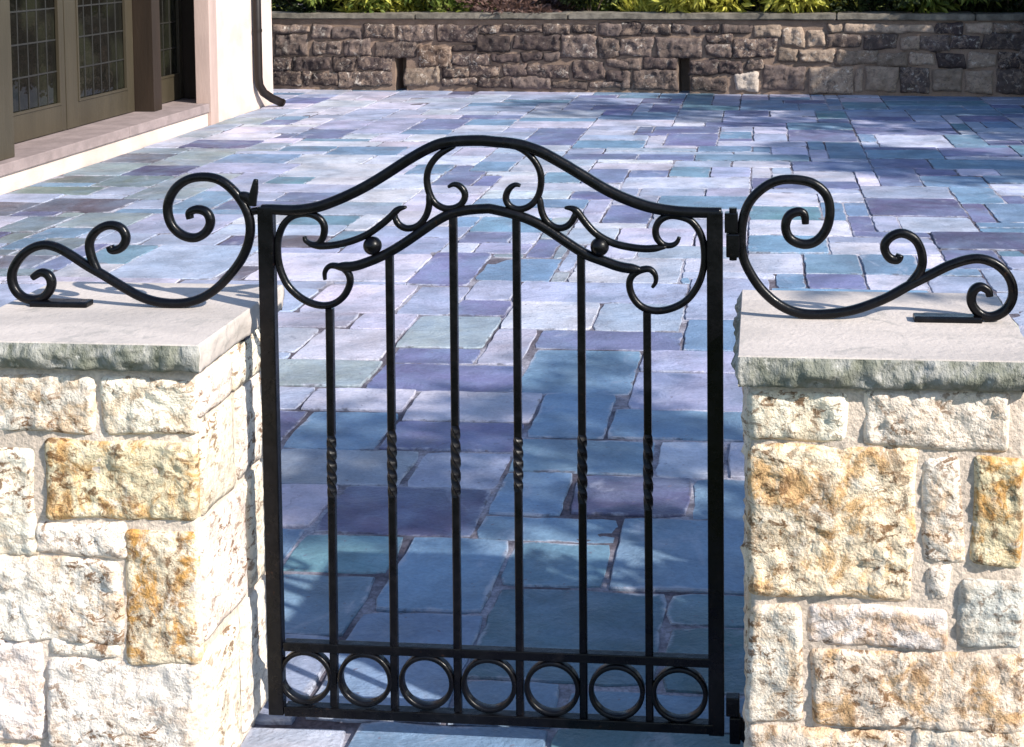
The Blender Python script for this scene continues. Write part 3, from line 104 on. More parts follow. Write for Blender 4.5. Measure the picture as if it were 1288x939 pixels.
# ------------------------------------------------------------------ materials
class NT:
    def __init__(s, name):
        s.m = bpy.data.materials.new(name); s.m.use_nodes = True
        s.n = s.m.node_tree.nodes; s.l = s.m.node_tree.links; s.b = s.n['Principled BSDF']
        s.pos = s.n.new('ShaderNodeNewGeometry').outputs['Position']
    def node(s, t, **kw):
        n = s.n.new(t)
        for k, v in kw.items(): setattr(n, k, v)
        return n
    def put(s, sock, v):
        if hasattr(v, 'is_output') or isinstance(v, bpy.types.NodeSocket): s.l.new(v, sock)
        else: sock.default_value = v
    def scaled(s, sc):
        n = s.node('ShaderNodeMapping'); s.l.new(s.pos, n.inputs[0]); n.inputs['Scale'].default_value = sc; return n.outputs[0]
    def noise(s, scale, detail=4, rough=.55, vec=None, dist=0.0):
        n = s.node('ShaderNodeTexNoise'); s.l.new(vec if vec is not None else s.pos, n.inputs['Vector'])
        n.inputs['Scale'].default_value = scale; n.inputs['Detail'].default_value = detail; n.inputs['Roughness'].default_value = rough
        n.inputs['Distortion'].default_value = dist
        return n.outputs[0]
    def ramp(s, v, a, b, lo=0., hi=1.):
        n = s.node('ShaderNodeMapRange'); n.interpolation_type = 'SMOOTHSTEP'; s.put(n.inputs[0], v)
        n.inputs[1].default_value = a; n.inputs[2].default_value = b; n.inputs[3].default_value = lo; n.inputs[4].default_value = hi
        return n.outputs[0]
    def math(s, op, a, b=0.):
        n = s.node('ShaderNodeMath', operation=op); s.put(n.inputs[0], a); s.put(n.inputs[1], b); return n.outputs[0]
    def mix(s, f, a, b, mode='MIX'):
        n = s.node('ShaderNodeMix', data_type='RGBA', blend_type=mode); s.put(n.inputs[0], f)
        for i, v in ((6, a), (7, b)):
            if isinstance(v, tuple): v = (*v[:3], 1.)
            s.put(n.inputs[i], v)
        return n.outputs[2]
    def gray(s, v):
        n = s.node('ShaderNodeCombineColor')
        for i in range(3): s.put(n.inputs[i], v)
        return n.outputs[0]
    def bump(s, h, dist, strength=1.0, prev=None):
        n = s.node('ShaderNodeBump'); s.put(n.inputs['Height'], h); n.inputs['Distance'].default_value = dist; n.inputs['Strength'].default_value = strength
        if prev is not None: s.l.new(prev, n.inputs['Normal'])
        return n.outputs[0]
    def done(s, color=None, rough=None, normal=None, spec=None, metal=None):
        if color is not None: s.put(s.b.inputs['Base Color'], (*color, 1.) if isinstance(color, tuple) else color)
        if rough is not None: s.put(s.b.inputs['Roughness'], rough)
        if normal is not None: s.l.new(normal, s.b.inputs['Normal'])
        if spec is not None: s.b.inputs['Specular IOR Level'].default_value = spec
        if metal is not None: s.b.inputs['Metallic'].default_value = metal
        return s.m

def mat_paver():
    t = NT('bluestone')
    at = t.node('ShaderNodeVertexColor'); at.layer_name = 'tint'
    c = t.mix(t.ramp(t.noise(1.9, 6, .65, None, .6), .36, .68, 0, .5), at.outputs[0], (.16, .23, .34))
    c = t.mix(1.0, c, t.gray(t.ramp(t.noise(3.2, 6, .6), .3, .7, .74, 1.24)), 'MULTIPLY')
    c = t.mix(t.ramp(t.noise(5.0, 5, .6, t.scaled((1, .6, 1)), 1.2), .57, .74, 0, .40), c, (.42, .43, .52))
    c = t.mix(t.ramp(t.noise(2.1, 4, .6, t.scaled((1.3, 1, 3))), .58, .76, 0, .5), c, (.12, .10, .115))
    c = t.mix(1.0, c, t.gray(t.ramp(t.noise(90, 3, .6), .3, .7, .90, 1.08)), 'MULTIPLY')
    c = t.mix(t.ramp(t.noise(38, 2, .5), .70, .74, 0, .7), c, (.12, .10, .14))
    e = t.math('SUBTRACT', t.noise(4.5, 6, .7, None, .8), t.math('MULTIPLY', at.outputs[1], .42))
    c = t.mix(t.ramp(e, .44, .60, 0, .62), c, (.40, .41, .48))
    e2 = t.math('SUBTRACT', t.noise(9, 6, .7, t.scaled((1, 1, 2)), .8), t.math('MULTIPLY', at.outputs[1], .5))
    c = t.mix(t.ramp(e2, .50, .62, 0, .65), c, (.055, .05, .065))
    c = t.mix(t.ramp(t.noise(17, 6, .72, t.scaled((1, .5, 1)), 1.5), .60, .70, 0, .35), c, (.05, .06, .085))
    h = t.bump(t.noise(6, 7, .68, t.scaled((1, 1.6, 1)), .8), .016, .9)
    h = t.bump(t.noise(55, 5, .65), .004, .7, h)
    return t.done(c, t.ramp(t.noise(6, 3), .3, .7, .42, .68), h, .45)
def mat_stone(name, dark, stain, pit=.6):
    t = NT(name)
    oi = t.node('ShaderNodeObjectInfo'); c = oi.outputs['Color']
    v = t.ramp(t.noise(9, 6, .65), .28, .72, .72, 1.14)
    c = t.mix(1.0, c, t.gray(v), 'MULTIPLY')
    a = oi.outputs['Alpha']
    f1 = t.math('MULTIPLY', t.ramp(t.noise(11, 7, .72, None, .9), .47, .60), a)
    c = t.mix(f1, c, stain)
    f2 = t.math('MULTIPLY', t.ramp(t.noise(19, 7, .75, t.scaled((1, 1, .8)), .5), .53, .63, 0, .85), a)
    c = t.mix(f2, c, dark)
    c = t.mix(t.math('MULTIPLY', t.ramp(t.noise(15, 6, .7, None, 1.0), .54, .68, 0, .8), a), c, (.80, .74, .66))
    c = t.mix(t.math('MULTIPLY', t.ramp(t.noise(42, 5, .75, t.scaled((.8, .8, 1.2)), .6), .51, .60, 0, pit), t.ramp(t.noise(6, 3), .38, .60, .35, 1)), c, dark)
    h = t.bump(t.noise(24, 6, .65), .016, .9)
    h = t.bump(t.noise(95, 4, .6), .004, .8, h)
    return t.done(c, .85, h, .25)
def mat_plain(name, col, rough=.6, var=.15, sc=8., bump=.0, bsc=60., spec=.4, sx=(1, 1, 1)):
    t = NT(name)
    c = t.mix(1.0, t.mix(0., col, col), t.gray(t.ramp(t.noise(sc, 5, .6, t.scaled(sx)), .3, .7, 1-var, 1+var)), 'MULTIPLY')
    n = t.bump(t.noise(bsc, 4, .6, t.scaled(sx)), bump) if bump else None
    return t.done(c, rough, n, spec)
def mat_mortar(name, col):
    t = NT(name)
    c = t.mix(t.ramp(t.noise(5, 5, .6), .35, .7), col, tuple(v*.72 for v in col))
    c = t.mix(1.0, c, t.gray(t.ramp(t.noise(120, 3, .6), .3, .7, .82, 1.1)), 'MULTIPLY')
    return t.done(c, .95, t.bump(t.noise(60, 5, .65), .006), .15)
def mat_joint():
    t = NT('joint_sand')
    c = t.mix(t.ramp(t.noise(1.3, 5, .65), .40, .56), (.34, .335, .39), (.095, .085, .105))
    c = t.mix(1.0, c, t.gray(t.ramp(t.noise(90, 3, .6), .3, .7, .7, 1.2)), 'MULTIPLY')
    return t.done(c, .95, t.bump(t.noise(50, 5, .65), .006), .15)
def mat_cap_edge():
    t = NT('cap_rock_face')
    c = t.mix(t.ramp(t.noise(16, 6, .65, t.scaled((1, 1, .6)), .5), .38, .62), (.36, .355, .335), (.19, .197, .16))
    c = t.mix(t.ramp(t.noise(34, 5, .7, t.scaled((1, 1, .5))), .57, .68, 0, .75), c, (.07, .08, .05))
    c = t.mix(t.ramp(t.noise(60, 4, .6), .64, .72, 0, .8), c, (.62, .60, .55))
    h = t.bump(t.noise(30, 6, .65, t.scaled((1.2, 1, .6))), .014)
    return t.done(c, .9, t.bump(t.noise(110, 3), .003, .7, h), .2)
def mat_cap_top():
    t = NT('cap_sawn_top')
    c = t.mix(t.ramp(t.noise(3.5, 5, .6, t.scaled((.6, 1.6, 1)), .5), .35, .7), (.52, .465, .43), (.38, .345, .325))
    c = t.mix(t.ramp(t.noise(7, 6, .7, None, 1.2), .54, .66, 0, .55), c, (.29, .275, .26))
    c = t.mix(t.ramp(t.noise(26, 6, .7), .58, .70, 0, .5), c, (.26, .25, .24))
    c = t.mix(t.ramp(t.noise(80, 3), .66, .74, 0, .4), c, (.3, .28, .27))
    return t.done(c, .8, t.bump(t.noise(70, 4, .6), .0025), .3)
def mat_iron():
    t = NT('black_painted_iron')
    c = t.mix(t.ramp(t.noise(40, 4, .6), .45, .75), (.0018, .0018, .003), (.005, .0048, .0065))
    c = t.mix(t.math('MULTIPLY', t.ramp(t.noise(120, 3, .6), .62, .72), t.ramp(t.noise(7, 3), .5, .66, 0, .6)), c, (.045, .022, .012))
    return t.done(c, t.ramp(t.noise(30, 3), .3, .7, .22, .38), t.bump(t.noise(38, 4, .55), .0022, .7), .22)
def mat_glass():
    t = NT('dark_window_glass')
    c = t.mix(t.ramp(t.noise(2.5, 3), .4, .65), (.006, .006, .005), (.016, .017, .011))
    return t.done(c, .05, t.bump(t.noise(9, 2), .004, .5), .28)
def mat_leaf(name, a, b):
    t = NT(name)
    oi = t.node('ShaderNodeNewGeometry').outputs['Random Per Island']
    c = t.mix(oi, a, b)
    t.b.inputs['Transmission Weight'].default_value = 0.0
    m = t.done(c, .55, None, .3)
    tr = t.node('ShaderNodeBsdfTranslucent'); t.l.new(c, tr.inputs[0])
    mx = t.node('ShaderNodeMixShader'); mx.inputs[0].default_value = .3
    t.l.new(t.b.outputs[0], mx.inputs[1]); t.l.new(tr.outputs[0], mx.inputs[2])
    t.l.new(mx.outputs[0], t.n['Material Output'].inputs[0])
    return m
def mat_grass():
    t = NT('lawn_ground')
    c = t.mix(t.ramp(t.noise(.8, 6, .7), .35, .65), (.05, .075, .02), (.09, .10, .04))
    return t.done(c, .95, t.bump(t.noise(30, 5), .02), .1)

M = dict(
    paver=mat_paver(), joint=mat_joint(),
    pier=mat_stone('pier_stone', (.15, .072, .028), (.52, .28, .085), .9),
    wallst=mat_stone('wall_stone', (.035, .026, .03), (.30, .22, .17), .45),
    mortar=mat_mortar('cream_mortar', (.68, .575, .485)), wmortar=mat_mortar('wall_mortar', (.25, .18, .14)),
    capedge=mat_cap_edge(), captop=mat_cap_top(), iron=mat_iron(), glass=mat_glass(),
    cope=mat_plain('wall_coping', (.155, .138, .112), .85, .4, 9, .006),
    stucco=mat_plain('white_stucco', (.57, .465, .415), .9, .16, 2.2, .004, 90, .2),
    pink=mat_plain('pink_trim_board', (.40, .30, .265), .75, .12, 6, .002, 60, .3, (1, 1, .2)),
    door=mat_plain('olive_door_paint', (.046, .038, .025), .45, .15, 5, .002, 40, .4, (1, 1, .15)),
    post=mat_plain('brown_post_paint', (.022, .014, .009), .5, .2, 5, .002, 40, .4, (1, 1, .15)),
    lead=mat_plain('lead_came', (.020, .019, .017), .5, .2, 30, .0, 60, .5),
    slab=mat_plain('pinkish_sill_stone', (.25, .20, .195), .8, .16, 7, .004, 50, .3),
    pipe=mat_plain('brown_downspout_paint', (.012, .008, .007), .4, .2, 8, .0, 60, .3),
    roof=mat_plain('roof_shingle', (.10, .09, .085), .9, .3, 6, .01, 20),
    soil=mat_plain('dark_mulch', (.055, .036, .026), .95, .5, 14, .03, 30, .1),
    bark=mat_plain('bark', (.12, .09, .065), .9, .4, 12, .02, 25, .1, (1, 1, .3)),
    grass=mat_grass(),
    leaf_y=mat_leaf('yellow_green_leaves', (.30, .31, .04), (.62, .58, .12)),
    leaf_g=mat_leaf('green_leaves', (.06, .10, .016), (.20, .23, .045)),
    leaf_d=mat_leaf('dark_green_leaves', (.016, .03, .010), (.045, .06, .018)),
    leaf_b=mat_leaf('bronze_leaves', (.06, .035, .03), (.16, .09, .07)),
    flower=mat_leaf('pale_blossom', (.62, .50, .52), (.75, .68, .66)),
)

# ------------------------------------------------------------------ ground and patio
def ground():
    bm = bmesh.new()
    vs = [bm.verts.new(p) for p in ((-400, -400, -.06), (400, -400, -.06), (400, 400, -.06), (-400, 400, -.06))]
    bm.faces.new(vs)
    return tag(obj('ground', bm, M['grass']), kind='structure')
ground()
bm = bmesh.new(); n = 60
gx = [-4.63 + i*(10.1/n) for i in range(n+1)]; gy = [-.78 + j*(13.75/n) for j in range(n+1)]
gv = [[bm.verts.new((x, y, -.0065 + .004*fbm((x, y, 3), 2.2))) for y in gy] for x in gx]
for i in range(n):
    for j in range(n): bm.faces.new((gv[i][j], gv[i+1][j], gv[i+1][j+1], gv[i][j+1]))
bm2 = [bm.verts.new(p) for p in ((-5.9, 11.42, -.008), (-4.63, 11.42, -.008), (-4.63, 12.97, -.008), (-5.9, 12.97, -.008))]; bm.faces.new(bm2)
rim = [(-4.63, -.78), (5.47, -.78), (5.47, 12.97), (-4.63, 12.97)]
patio = obj('patio', bm, M['joint']); tag(patio, 'bluestone patio of mixed blue and lavender flags', kind='structure')

TINT = dict(w=(0.450, 0.446, 0.526), l=(0.297, 0.320, 0.427), b=(0.130, 0.212, 0.316), t=(0.098, 0.197, 0.248), T=(0.060, 0.136, 0.167), p=(0.129, 0.130, 0.245), d=(0.080, 0.072, 0.145),
            g=(0.243, 0.279, 0.297), G=(0.131, 0.158, 0.167), k=(0.324, 0.288, 0.360), r=(.105, .09, .112))
def paver_geo(bm, lay, r, c, rng, off=(0, 0, 0), fine=True):
    x0, y0, x1, y1 = [v/1000 for v in r]
    g = rng.uniform(.003, .0065)
    x0 += g; y0 += g; x1 -= g; y1 -= g
    w, d = x1-x0, y1-y0
    z = rng.uniform(-.004, .004); tx = rng.uniform(-.006, .006); ty = rng.uniform(-.006, .006)
    base = TINT[c]; k = rng.uniform(.86, 1.16)
    col = tuple(min(.85, v*k*rng.uniform(.94, 1.06)) for v in base) + (1,)
    step = .05 if fine else .2
    pts = []
    for (ax, ay, bx, by) in ((x0, y0, x1, y0), (x1, y0, x1, y1), (x1, y1, x0, y1), (x0, y1, x0, y0)):
        L = math.hypot(bx-ax, by-ay); m = max(2, int(L/step)); ux, uy = (bx-ax)/L, (by-ay)/L
        for i in range(m):
            t = i/m; j = rng.uniform(-.0035, .0035) + .005*noise.noise(Vector((ax+ux*t*L, ay+uy*t*L, z*900))*7)
            if i == 0: a = rng.uniform(.003, .014); pts.append((ax+ux*a-uy*a*.4, ay+uy*a+ux*a*.4)); continue
            pts.append((ax+ux*t*L-uy*j, ay+uy*t*L+ux*j))
    cx, cy = (x0+x1)/2, (y0+y1)/2
    def ring(inset, zz, flat=False):
        out = []
        for px, py in pts:
            dx, dy = px-cx, py-cy; l = math.hypot(dx, dy); q = max(0, 1-inset/l)
            X, Y = cx+dx*q, cy+dy*q
            out.append(bm.verts.new((X-off[0], Y-off[1], zz+z+tx*(X-cx)+ty*(Y-cy) + (.0015*noise.noise(Vector((X*9, Y*9, 1))) if flat else 0) - off[2])))
        return out
    r0 = ring(0, -.035); r1 = ring(0, -.004); r2 = ring(.0035, 0, True); r3 = ring(min(.05, .3*min(w, d)), 0, True)
    fs = []; inner = set(r3)
    m = len(pts)
    for a, b in ((r0, r1), (r1, r2), (r2, r3)):
        for i in range(m): fs.append(bm.faces.new((a[i], a[(i+1) % m], b[(i+1) % m], b[i])))
    fs.append(bm.faces.new(r3))
    for f in fs:
        for lp in f.loops: lp[lay] = col[:3] + ((1.,) if lp.vert in inner else (0.,))
rng = random.Random(5)
for i, (a, b, c, d, k) in enumerate(PAVERS[:300]):
    bm = bmesh.new(); lay = bm.loops.layers.float_color.new('tint')
    off = ((a+c)/2000, (b+d)/2000, 0)
    paver_geo(bm, lay, (a, b, c, d), k, rng, off)
    obj('paving_stone', bm, M['paver'], patio, loc=off)
bm = bmesh.new(); lay = bm.loops.layers.float_color.new('tint')
for (a, b, c, d, k) in PAVERS[300:]: paver_geo(bm, lay, (a, b, c, d), k, rng, fine=False)
tag(obj('far_paving_stones', bm, M['paver'], patio), kind='stuff')

# ------------------------------------------------------------------ rough stones
def rough_face_stone(u0, v0, u1, v1, frame, out, seed, res=.008, bulge=.007, amp=.0095, back=.05, rnd=.013, wob=.008, jit=.006, facet=1.0):
    """split-faced stone; u along the face, v up, frame maps (u, v, w) with w out of the wall"""
    bm = bmesh.new()
    nu = max(4, int((u1-u0)/res)); nv = max(4, int((v1-v0)/res))
    W, Hh = u1-u0, v1-v0
    rr = min(rnd, W*.3, Hh*.3)
    jr = random.Random(seed); J = [(jr.uniform(-jit, jit), jr.uniform(-jit, jit)) for _ in range(4)]
    grid = []
    for i in range(nu+1):
        row = []
        for j in range(nv+1):
            u = u0+W*i/nu; v = v0+Hh*j/nv
            # rounded outline: pull corner vertices in
            du = min(u-u0, u1-u); dv = min(v-v0, v1-v)
            e = min(du, dv)
            uc, vc = u, v
            cu = u0+rr if u < u0+rr else (u1-rr if u > u1-rr else u)
            cv = v0+rr if v < v0+rr else (v1-rr if v > v1-rr else v)
            ddx, ddy = u-cu, v-cv
            if ddx and ddy:
                mx = max(abs(ddx), abs(ddy)); l = math.hypot(ddx, ddy)
                uc, vc = cu+ddx*mx/l, cv+ddy*mx/l
            p = Vector((u*1.0, v*1.0, seed*3.7))
            uc += wob*noise.noise(p*9); vc += wob*noise.noise((p+Vector((5, 9, 2)))*9)
            fu, fv = (u-u0)/W, (v-v0)/Hh
            for (jx, jy), q in zip(J, ((1-fu)*(1-fv), fu*(1-fv), fu*fv, (1-fu)*fv)): uc += jx*q; vc += jy*q
            edge = min(1, e/rr) if rr > 0 else 1
            prof = math.sqrt(max(0, 1-(1-edge)**2))
            w = out*prof + (bulge*(.5+.5*noise.noise(p*4)) + amp*facet*(.9*noise.noise(p*10)+1.0*abs(noise.noise((p+Vector((3, 1, 7)))*21))+.8*abs(noise.noise((p+Vector((9, 4, 2)))*44))-.4) + amp*.5*noise.noise(p*75)) * (.3+.7*prof)
            row.append(bm.verts.new(frame(uc, vc, w)))
        grid.append(row)
    for i in range(nu):
        for j in range(nv): bm.faces.new((grid[i][j], grid[i+1][j], grid[i+1][j+1], grid[i][j+1]))
    loop = [grid[i][0] for i in range(nu)] + [grid[nu][j] for j in range(nv)] + [grid[i][nv] for i in range(nu, 0, -1)] + [grid[0][j] for j in range(nv, 0, -1)]
    cu, cv = (u0+u1)/2, (v0+v1)/2
    # back rim set into the core
    binv = []
    for i in range(nu): binv.append((u0+W*i/nu, v0))
    for j in range(nv): binv.append((u1, v0+Hh*j/nv))
    for i in range(nu, 0, -1): binv.append((u0+W*i/nu, v1))
    for j in range(nv, 0, -1): binv.append((u0, v0+Hh*j/nv))
    bk = [bm.verts.new(frame(cu+(a-cu)*.97, cv+(b-cv)*.97, -back)) for a, b in binv]
    m = len(loop)
    for i in range(m): bm.faces.new((loop[(i+1) % m], loop[i], bk[i], bk[(i+1) % m]))
    bm.faces.new(bk)
    bmesh.ops.recalc_face_normals(bm, faces=bm.faces)
    return bm
PC = dict(w=(.83, .75, .665), o=(.79, .67, .49), d=(.72, .61, .49), g=(.62, .61, .60))
def pier(name, x0, x1, inner, rects, label, seed):
    root = empty(name, ((x0+x1)/2, -.02, 0)); cx, cy = (x0+x1)/2, -.02
    tag(root, label, 'stone pier', 'stone piers beside the gate')
    yf, yb, zt = -.232, .19, .868
    bm = bmesh.new(); box(bm, x0+.006-cx, yf+.0015-cy, -.03, x1-.006-cx, yb-.006-cy, zt)
    bmesh.ops.subdivide_edges(bm, edges=bm.edges[:], cuts=34, use_grid_fill=True)
    for v in bm.verts:
        d = .005*noise.fractal((v.co+Vector((seed, 0, 0)))*11, 1, 2, 4)
        v.co += Vector((math.copysign(d, v.co.x), math.copysign(d, v.co.y), 0))
    obj('mortar_core', bm, M['mortar'], root, smooth=True)
    k = seed*100
    rg = random.Random(seed)
    fr = {'front': lambda u, v, w: (u-cx, yf-w-cy, v), 'back': lambda u, v, w: (u-cx, yb+w-cy, v),
          'inr': lambda u, v, w: (x1+w-cx, u-cy, v), 'inl': lambda u, v, w: (x0-w-cx, u-cy, v)}
    def stone(f, u0, v0, u1, v1, kind, st, out=.004, **kw):
        nonlocal k; k += 1
        if v1 > zt-.002: v1 = zt-.002
        if v0 < -.02: v0 = -.02
        if u1-u0 < .015 or v1-v0 < .01: return
        bm = rough_face_stone(u0, v0, u1, v1, fr[f], out, k, **kw)
        o = obj('stone', bm, M['pier'], root, smooth=True)
        c = PC[kind]; q = rg.uniform(.93, 1.05)
        o.color = (c[0]*q, c[1]*q*rg.uniform(.97, 1.02), c[2]*q*rg.uniform(.92, 1.04), st)
    for a, b, c, d, kind, st in rects: stone('front', max(a, x0), b, min(c, x1), d, kind, st, out=.006)
    # the other three sides, coursed; stones near the front corners turn the corner with the mortar
    def courses(f, lo, hi, kinds='wwwwod'):
        z = 0.0
        while z < zt-.03:
            h = rg.choice([.10, .14, .17, .22] if len(kinds) > 3 else [.2, .26, .3]); h = min(h, zt-.004-z)
            if zt-z-h < .06: h = zt-.004-z
            u = lo
            while u < hi-.02:
                w = rg.uniform(.14, .30)
                if hi-u-w < .08: w = hi-u
                stone(f, u+.007, z+.007, u+w-.007, z+h-.007, rg.choice(kinds), rg.uniform(.02, .30) if len(kinds) > 3 else rg.uniform(0, .22), out=.003, res=.014, facet=.35 if len(kinds) == 3 else 1, bulge=.004 if len(kinds) == 3 else .009)
                u += w
            z += h
    courses('back', x0, x1)
    courses('inr', yf+.004, yb-.002, 'www'); courses('inl', yf+.004, yb-.002)
    # capstone: sawn top, rock-faced edges
    a0, a1, b0, b1, z0, z1 = (-.010+min(-1.046, 0), -.515, -.262, .205, .872, .926) if inner == 'r' else (.522, 1.074, -.262, .225, .868, .926)
    bm = bmesh.new()
    NX, NY, NZ = 90, 70, 9
    def P(x, y, z, sx, sy):
        t = (z-z0)/(z1-z0)
        prof = .010*math.sin(math.pi*min(1, max(0, t)))*1.0 - .008*(1-t)
        r = .012*noise.fractal(Vector((x*1.0, y*1.0, z*1.5+seed))*16, 1, 2, 4) + .006*noise.noise(Vector((x, y, z))*46) + prof
        e = min(1., (1-t)/.12) * (.35 if (inner == 'r' and sx > 0) else 1)
        r *= e
        return (x+sx*r-cx, y+sy*r-cy, z)
    ring = [(a0+(a1-a0)*i/NX, b0, 0, -1) for i in range(NX)] + [(a1, b0+(b1-b0)*i/NY, 1, 0) for i in range(NY)] + \
           [(a1-(a1-a0)*i/NX, b1, 0, 1) for i in range(NX)] + [(a0, b1-(b1-b0)*i/NY, -1, 0) for i in range(NY)]
    rows = [[bm.verts.new(P(x, y, z0+(z1-z0)*j/NZ, sx, sy)) for x, y, sx, sy in ring] for j in range(NZ+1)]
    m = len(ring)
    for j in range(NZ):
        for i in range(m):
            f = bm.faces.new((rows[j][i], rows[j][(i+1) % m], rows[j+1][(i+1) % m], rows[j+1][i])); f.material_index = 1 if (inner == 'r' and ring[i][2] > 0) else 0; f.smooth = True
    f = bm.faces.new(list(reversed(rows[0]))); f.material_index = 0
    ins = [bm.verts.new((v.co.x*.994, v.co.y*.994, v.co.z+.0025)) for v in rows[NZ]]
    for i in range(m):
        f = bm.faces.new((rows[NZ][i], rows[NZ][(i+1) % m], ins[(i+1) % m], ins[i])); f.material_index = 1
    f = bm.faces.new(ins); f.material_index = 1
    obj('cap_slab', bm, [M['capedge'], M['captop']], root)
    return root
lp = pier('stone_pier', -1.03, -.536, 'r', LPIER, 'cream stone pier with orange stones standing at the latch side of the iron gate', 3)
rp = pier('stone_pier', .542, 1.066, 'l', RPIER, 'cream stone pier with one large ochre stone at the hinge side of the gate', 8)

# ------------------------------------------------------------------ ironwork
def smooth_curve(pts, k=7):
    P = [Vector(p) for p in pts]; out = []
    Q = [P[0]*2-P[1]] + P + [P[-1]*2-P[-2]]
    for i in range(1, len(Q)-2):
        a, b, c, d = Q[i-1], Q[i], Q[i+1], Q[i+2]
        for s in range(k):
            t = s/k
            out.append(.5*((2*b)+(c-a)*t+(2*a-5*b+4*c-d)*t*t+(3*b-a-3*c+d)*t**3))
    out.append(P[-1])
    for _ in range(4):
        out = [out[0]] + [(out[i-1]+out[i]*2+out[i+1])/4 for i in range(1, len(out)-1)] + [out[-1]]
    return out
def sweep(bm, pts, rad, dep, y=0.0, sq=.6, seg=12, taper=(1, 1), curve=True, tl=.10):
    """bar of half-width rad (in plane) and half-depth dep swept along pts; ends taper by the given factors over tl of the length"""
    P = smooth_curve(pts) if curve else [Vector(p) for p in pts]
    L = [0]
    for i in range(1, len(P)): L.append(L[-1]+(P[i]-P[i-1]).length)
    rings = []
    for i, p in enumerate(P):
        a = P[max(0, i-1)]; b = P[min(len(P)-1, i+1)]; t = (b-a).normalized(); nn = Vector((-t.y, t.x))
        s = L[i]/L[-1]; f = 1.0
        if s < tl: f = taper[0]+(1-taper[0])*(s/tl)**.7
        if s > 1-tl: f = min(f, taper[1]+(1-taper[1])*((1-s)/tl)**.7)
        ring = []
        for k in range(seg):
            th = 2*math.pi*(k+.5)/seg; c, sn = math.cos(th), math.sin(th)
            ex = lambda v: math.copysign(abs(v)**sq, v)
            q = p+nn*(ex(c)*rad*f)
            ring.append(bm.verts.new((q.x, y+ex(sn)*dep*(.45+.55*f), q.y)))
        rings.append(ring)
    for i in range(len(rings)-1):
        for k in range(seg): bm.faces.new((rings[i][k], rings[i+1][k], rings[i+1][(k+1) % seg], rings[i][(k+1) % seg]))
    bm.faces.new(list(reversed(rings[0]))); bm.faces.new(rings[-1])
    bmesh.ops.recalc_face_normals(bm, faces=bm.faces)
def bar_obj(name, pts, rad, dep, parent, **kw):
    bm = bmesh.new(); sweep(bm, pts, rad, dep, **kw); return obj(name, bm, M['iron'], parent, smooth=True)

gate = empty('iron_gate', (0, 0, 0))
tag(gate, 'black wrought iron gate with arched scroll top and a row of rings along its foot', 'gate')
for (a, b) in STILE:
    bm = bmesh.new(); x = (a[0]+b[0])/2
    box(bm, x-.0165, -.0115, b[1]-.004, x+.0165, .0115, a[1]-.002, bev=.0025)
    obj('stile', bm, M['iron'], gate)
tr = [(p[0], p[1]) for p in TOP_RAIL]
bar_obj('top_rail', tr, .0116, .0120, gate, sq=.75, taper=(.9, .9))
bar_obj('arched_rail', ARCH_RAIL, .0104, .0108, gate, sq=.8, taper=(.4, .4), tl=.03, y=-.001)
for s in CORNER_SCROLL: bar_obj('corner_scroll', s, .0074, .0085, gate, sq=.8, taper=(.5, .45), y=.0015)
for s in VINE: bar_obj('vine_scroll', s, .0076, .0085, gate, sq=.8, taper=(.35, .35), y=-.002)
for s in RING_SCROLL: bar_obj('crown_scroll', s, .0070, .0085, gate, sq=.8, taper=(.45, .6), y=.001)
for s in HOOK_SCROLL: bar_obj('hook_scroll', s, .0070, .0080, gate, sq=.8, taper=(.6, .35), y=-.001)
for b in BALL:
    bm = bmesh.new(); bmesh.ops.create_uvsphere(bm, u_segments=24, v_segments=16, radius=.0195, matrix=Matrix.Translation((b[0], -.003, b[1])))
    obj('ball', bm, M['iron'], gate, smooth=True)
for (a, b), (t1, t0) in zip(BARS, TWIST):
    bm = bmesh.new(); hw = .0073; zs = []
    zt, zb = a[1], b[1]; z = zt
    n1 = 56
    zs = [zt, t1] + [t1+(t0-t1)*i/n1 for i in range(1, n1)] + [t0, zb]
    prev = None
    for z in zs:
        f = min(1, max(0, (t1-z)/(t1-t0))); ang = f*math.pi*2.5
        bul = 1.0+.10*math.sin(math.pi*f)
        x = a[0]+(b[0]-a[0])*(zt-z)/(zt-zb)
        ring = []
        for k in range(4):
            for dd in (-.16, .16):
                th = ang+math.pi/4+k*math.pi/2+dd; rr = hw*1.36*bul
                ring.append(bm.verts.new((x+rr*math.cos(th), rr*math.sin(th), z)))
        if prev:
            for k in range(8): bm.faces.new((prev[k], prev[(k+1) % 8], ring[(k+1) % 8], ring[k]))
        else: bm.faces.new(ring)
        prev = ring
    bm.faces.new(list(reversed(prev)))
    bmesh.ops.recalc_face_normals(bm, faces=bm.faces)
    obj('baluster', bm, M['iron'], gate)
for c in RINGS:
    bm = bmesh.new(); N = 48; prof = ((.0585, -.010), (.0595, -.006), (.0595, .006), (.0585, .010), (.0502, .010), (.0492, .006), (.0492, -.006), (.0502, -.010))
    rs = [[bm.verts.new((c[0]+r*math.cos(2*math.pi*i/N), y, c[1]+r*math.sin(2*math.pi*i/N))) for r, y in prof] for i in range(N)]
    for i in range(N):
        for k in range(8): bm.faces.new((rs[i][k], rs[i][(k+1) % 8], rs[(i+1) % N][(k+1) % 8], rs[(i+1) % N][k]))
    bmesh.ops.recalc_face_normals(bm, faces=bm.faces)
    obj('ring', bm, M['iron'], gate, smooth=True)
zm = sum(p[1] for p in MID_RAIL)/3; zb = sum(p[1] for p in BOT_RAIL)/3
boxo('middle_rail', (-.4535, -.0105, zm-.0098, .4645, .0105, zm+.0098), M['iron'], gate, .002)
boxo('bottom_rail', (-.4535, -.0125, zb-.0105, .4645, .0125, zb+.0105), M['iron'], gate, .002)
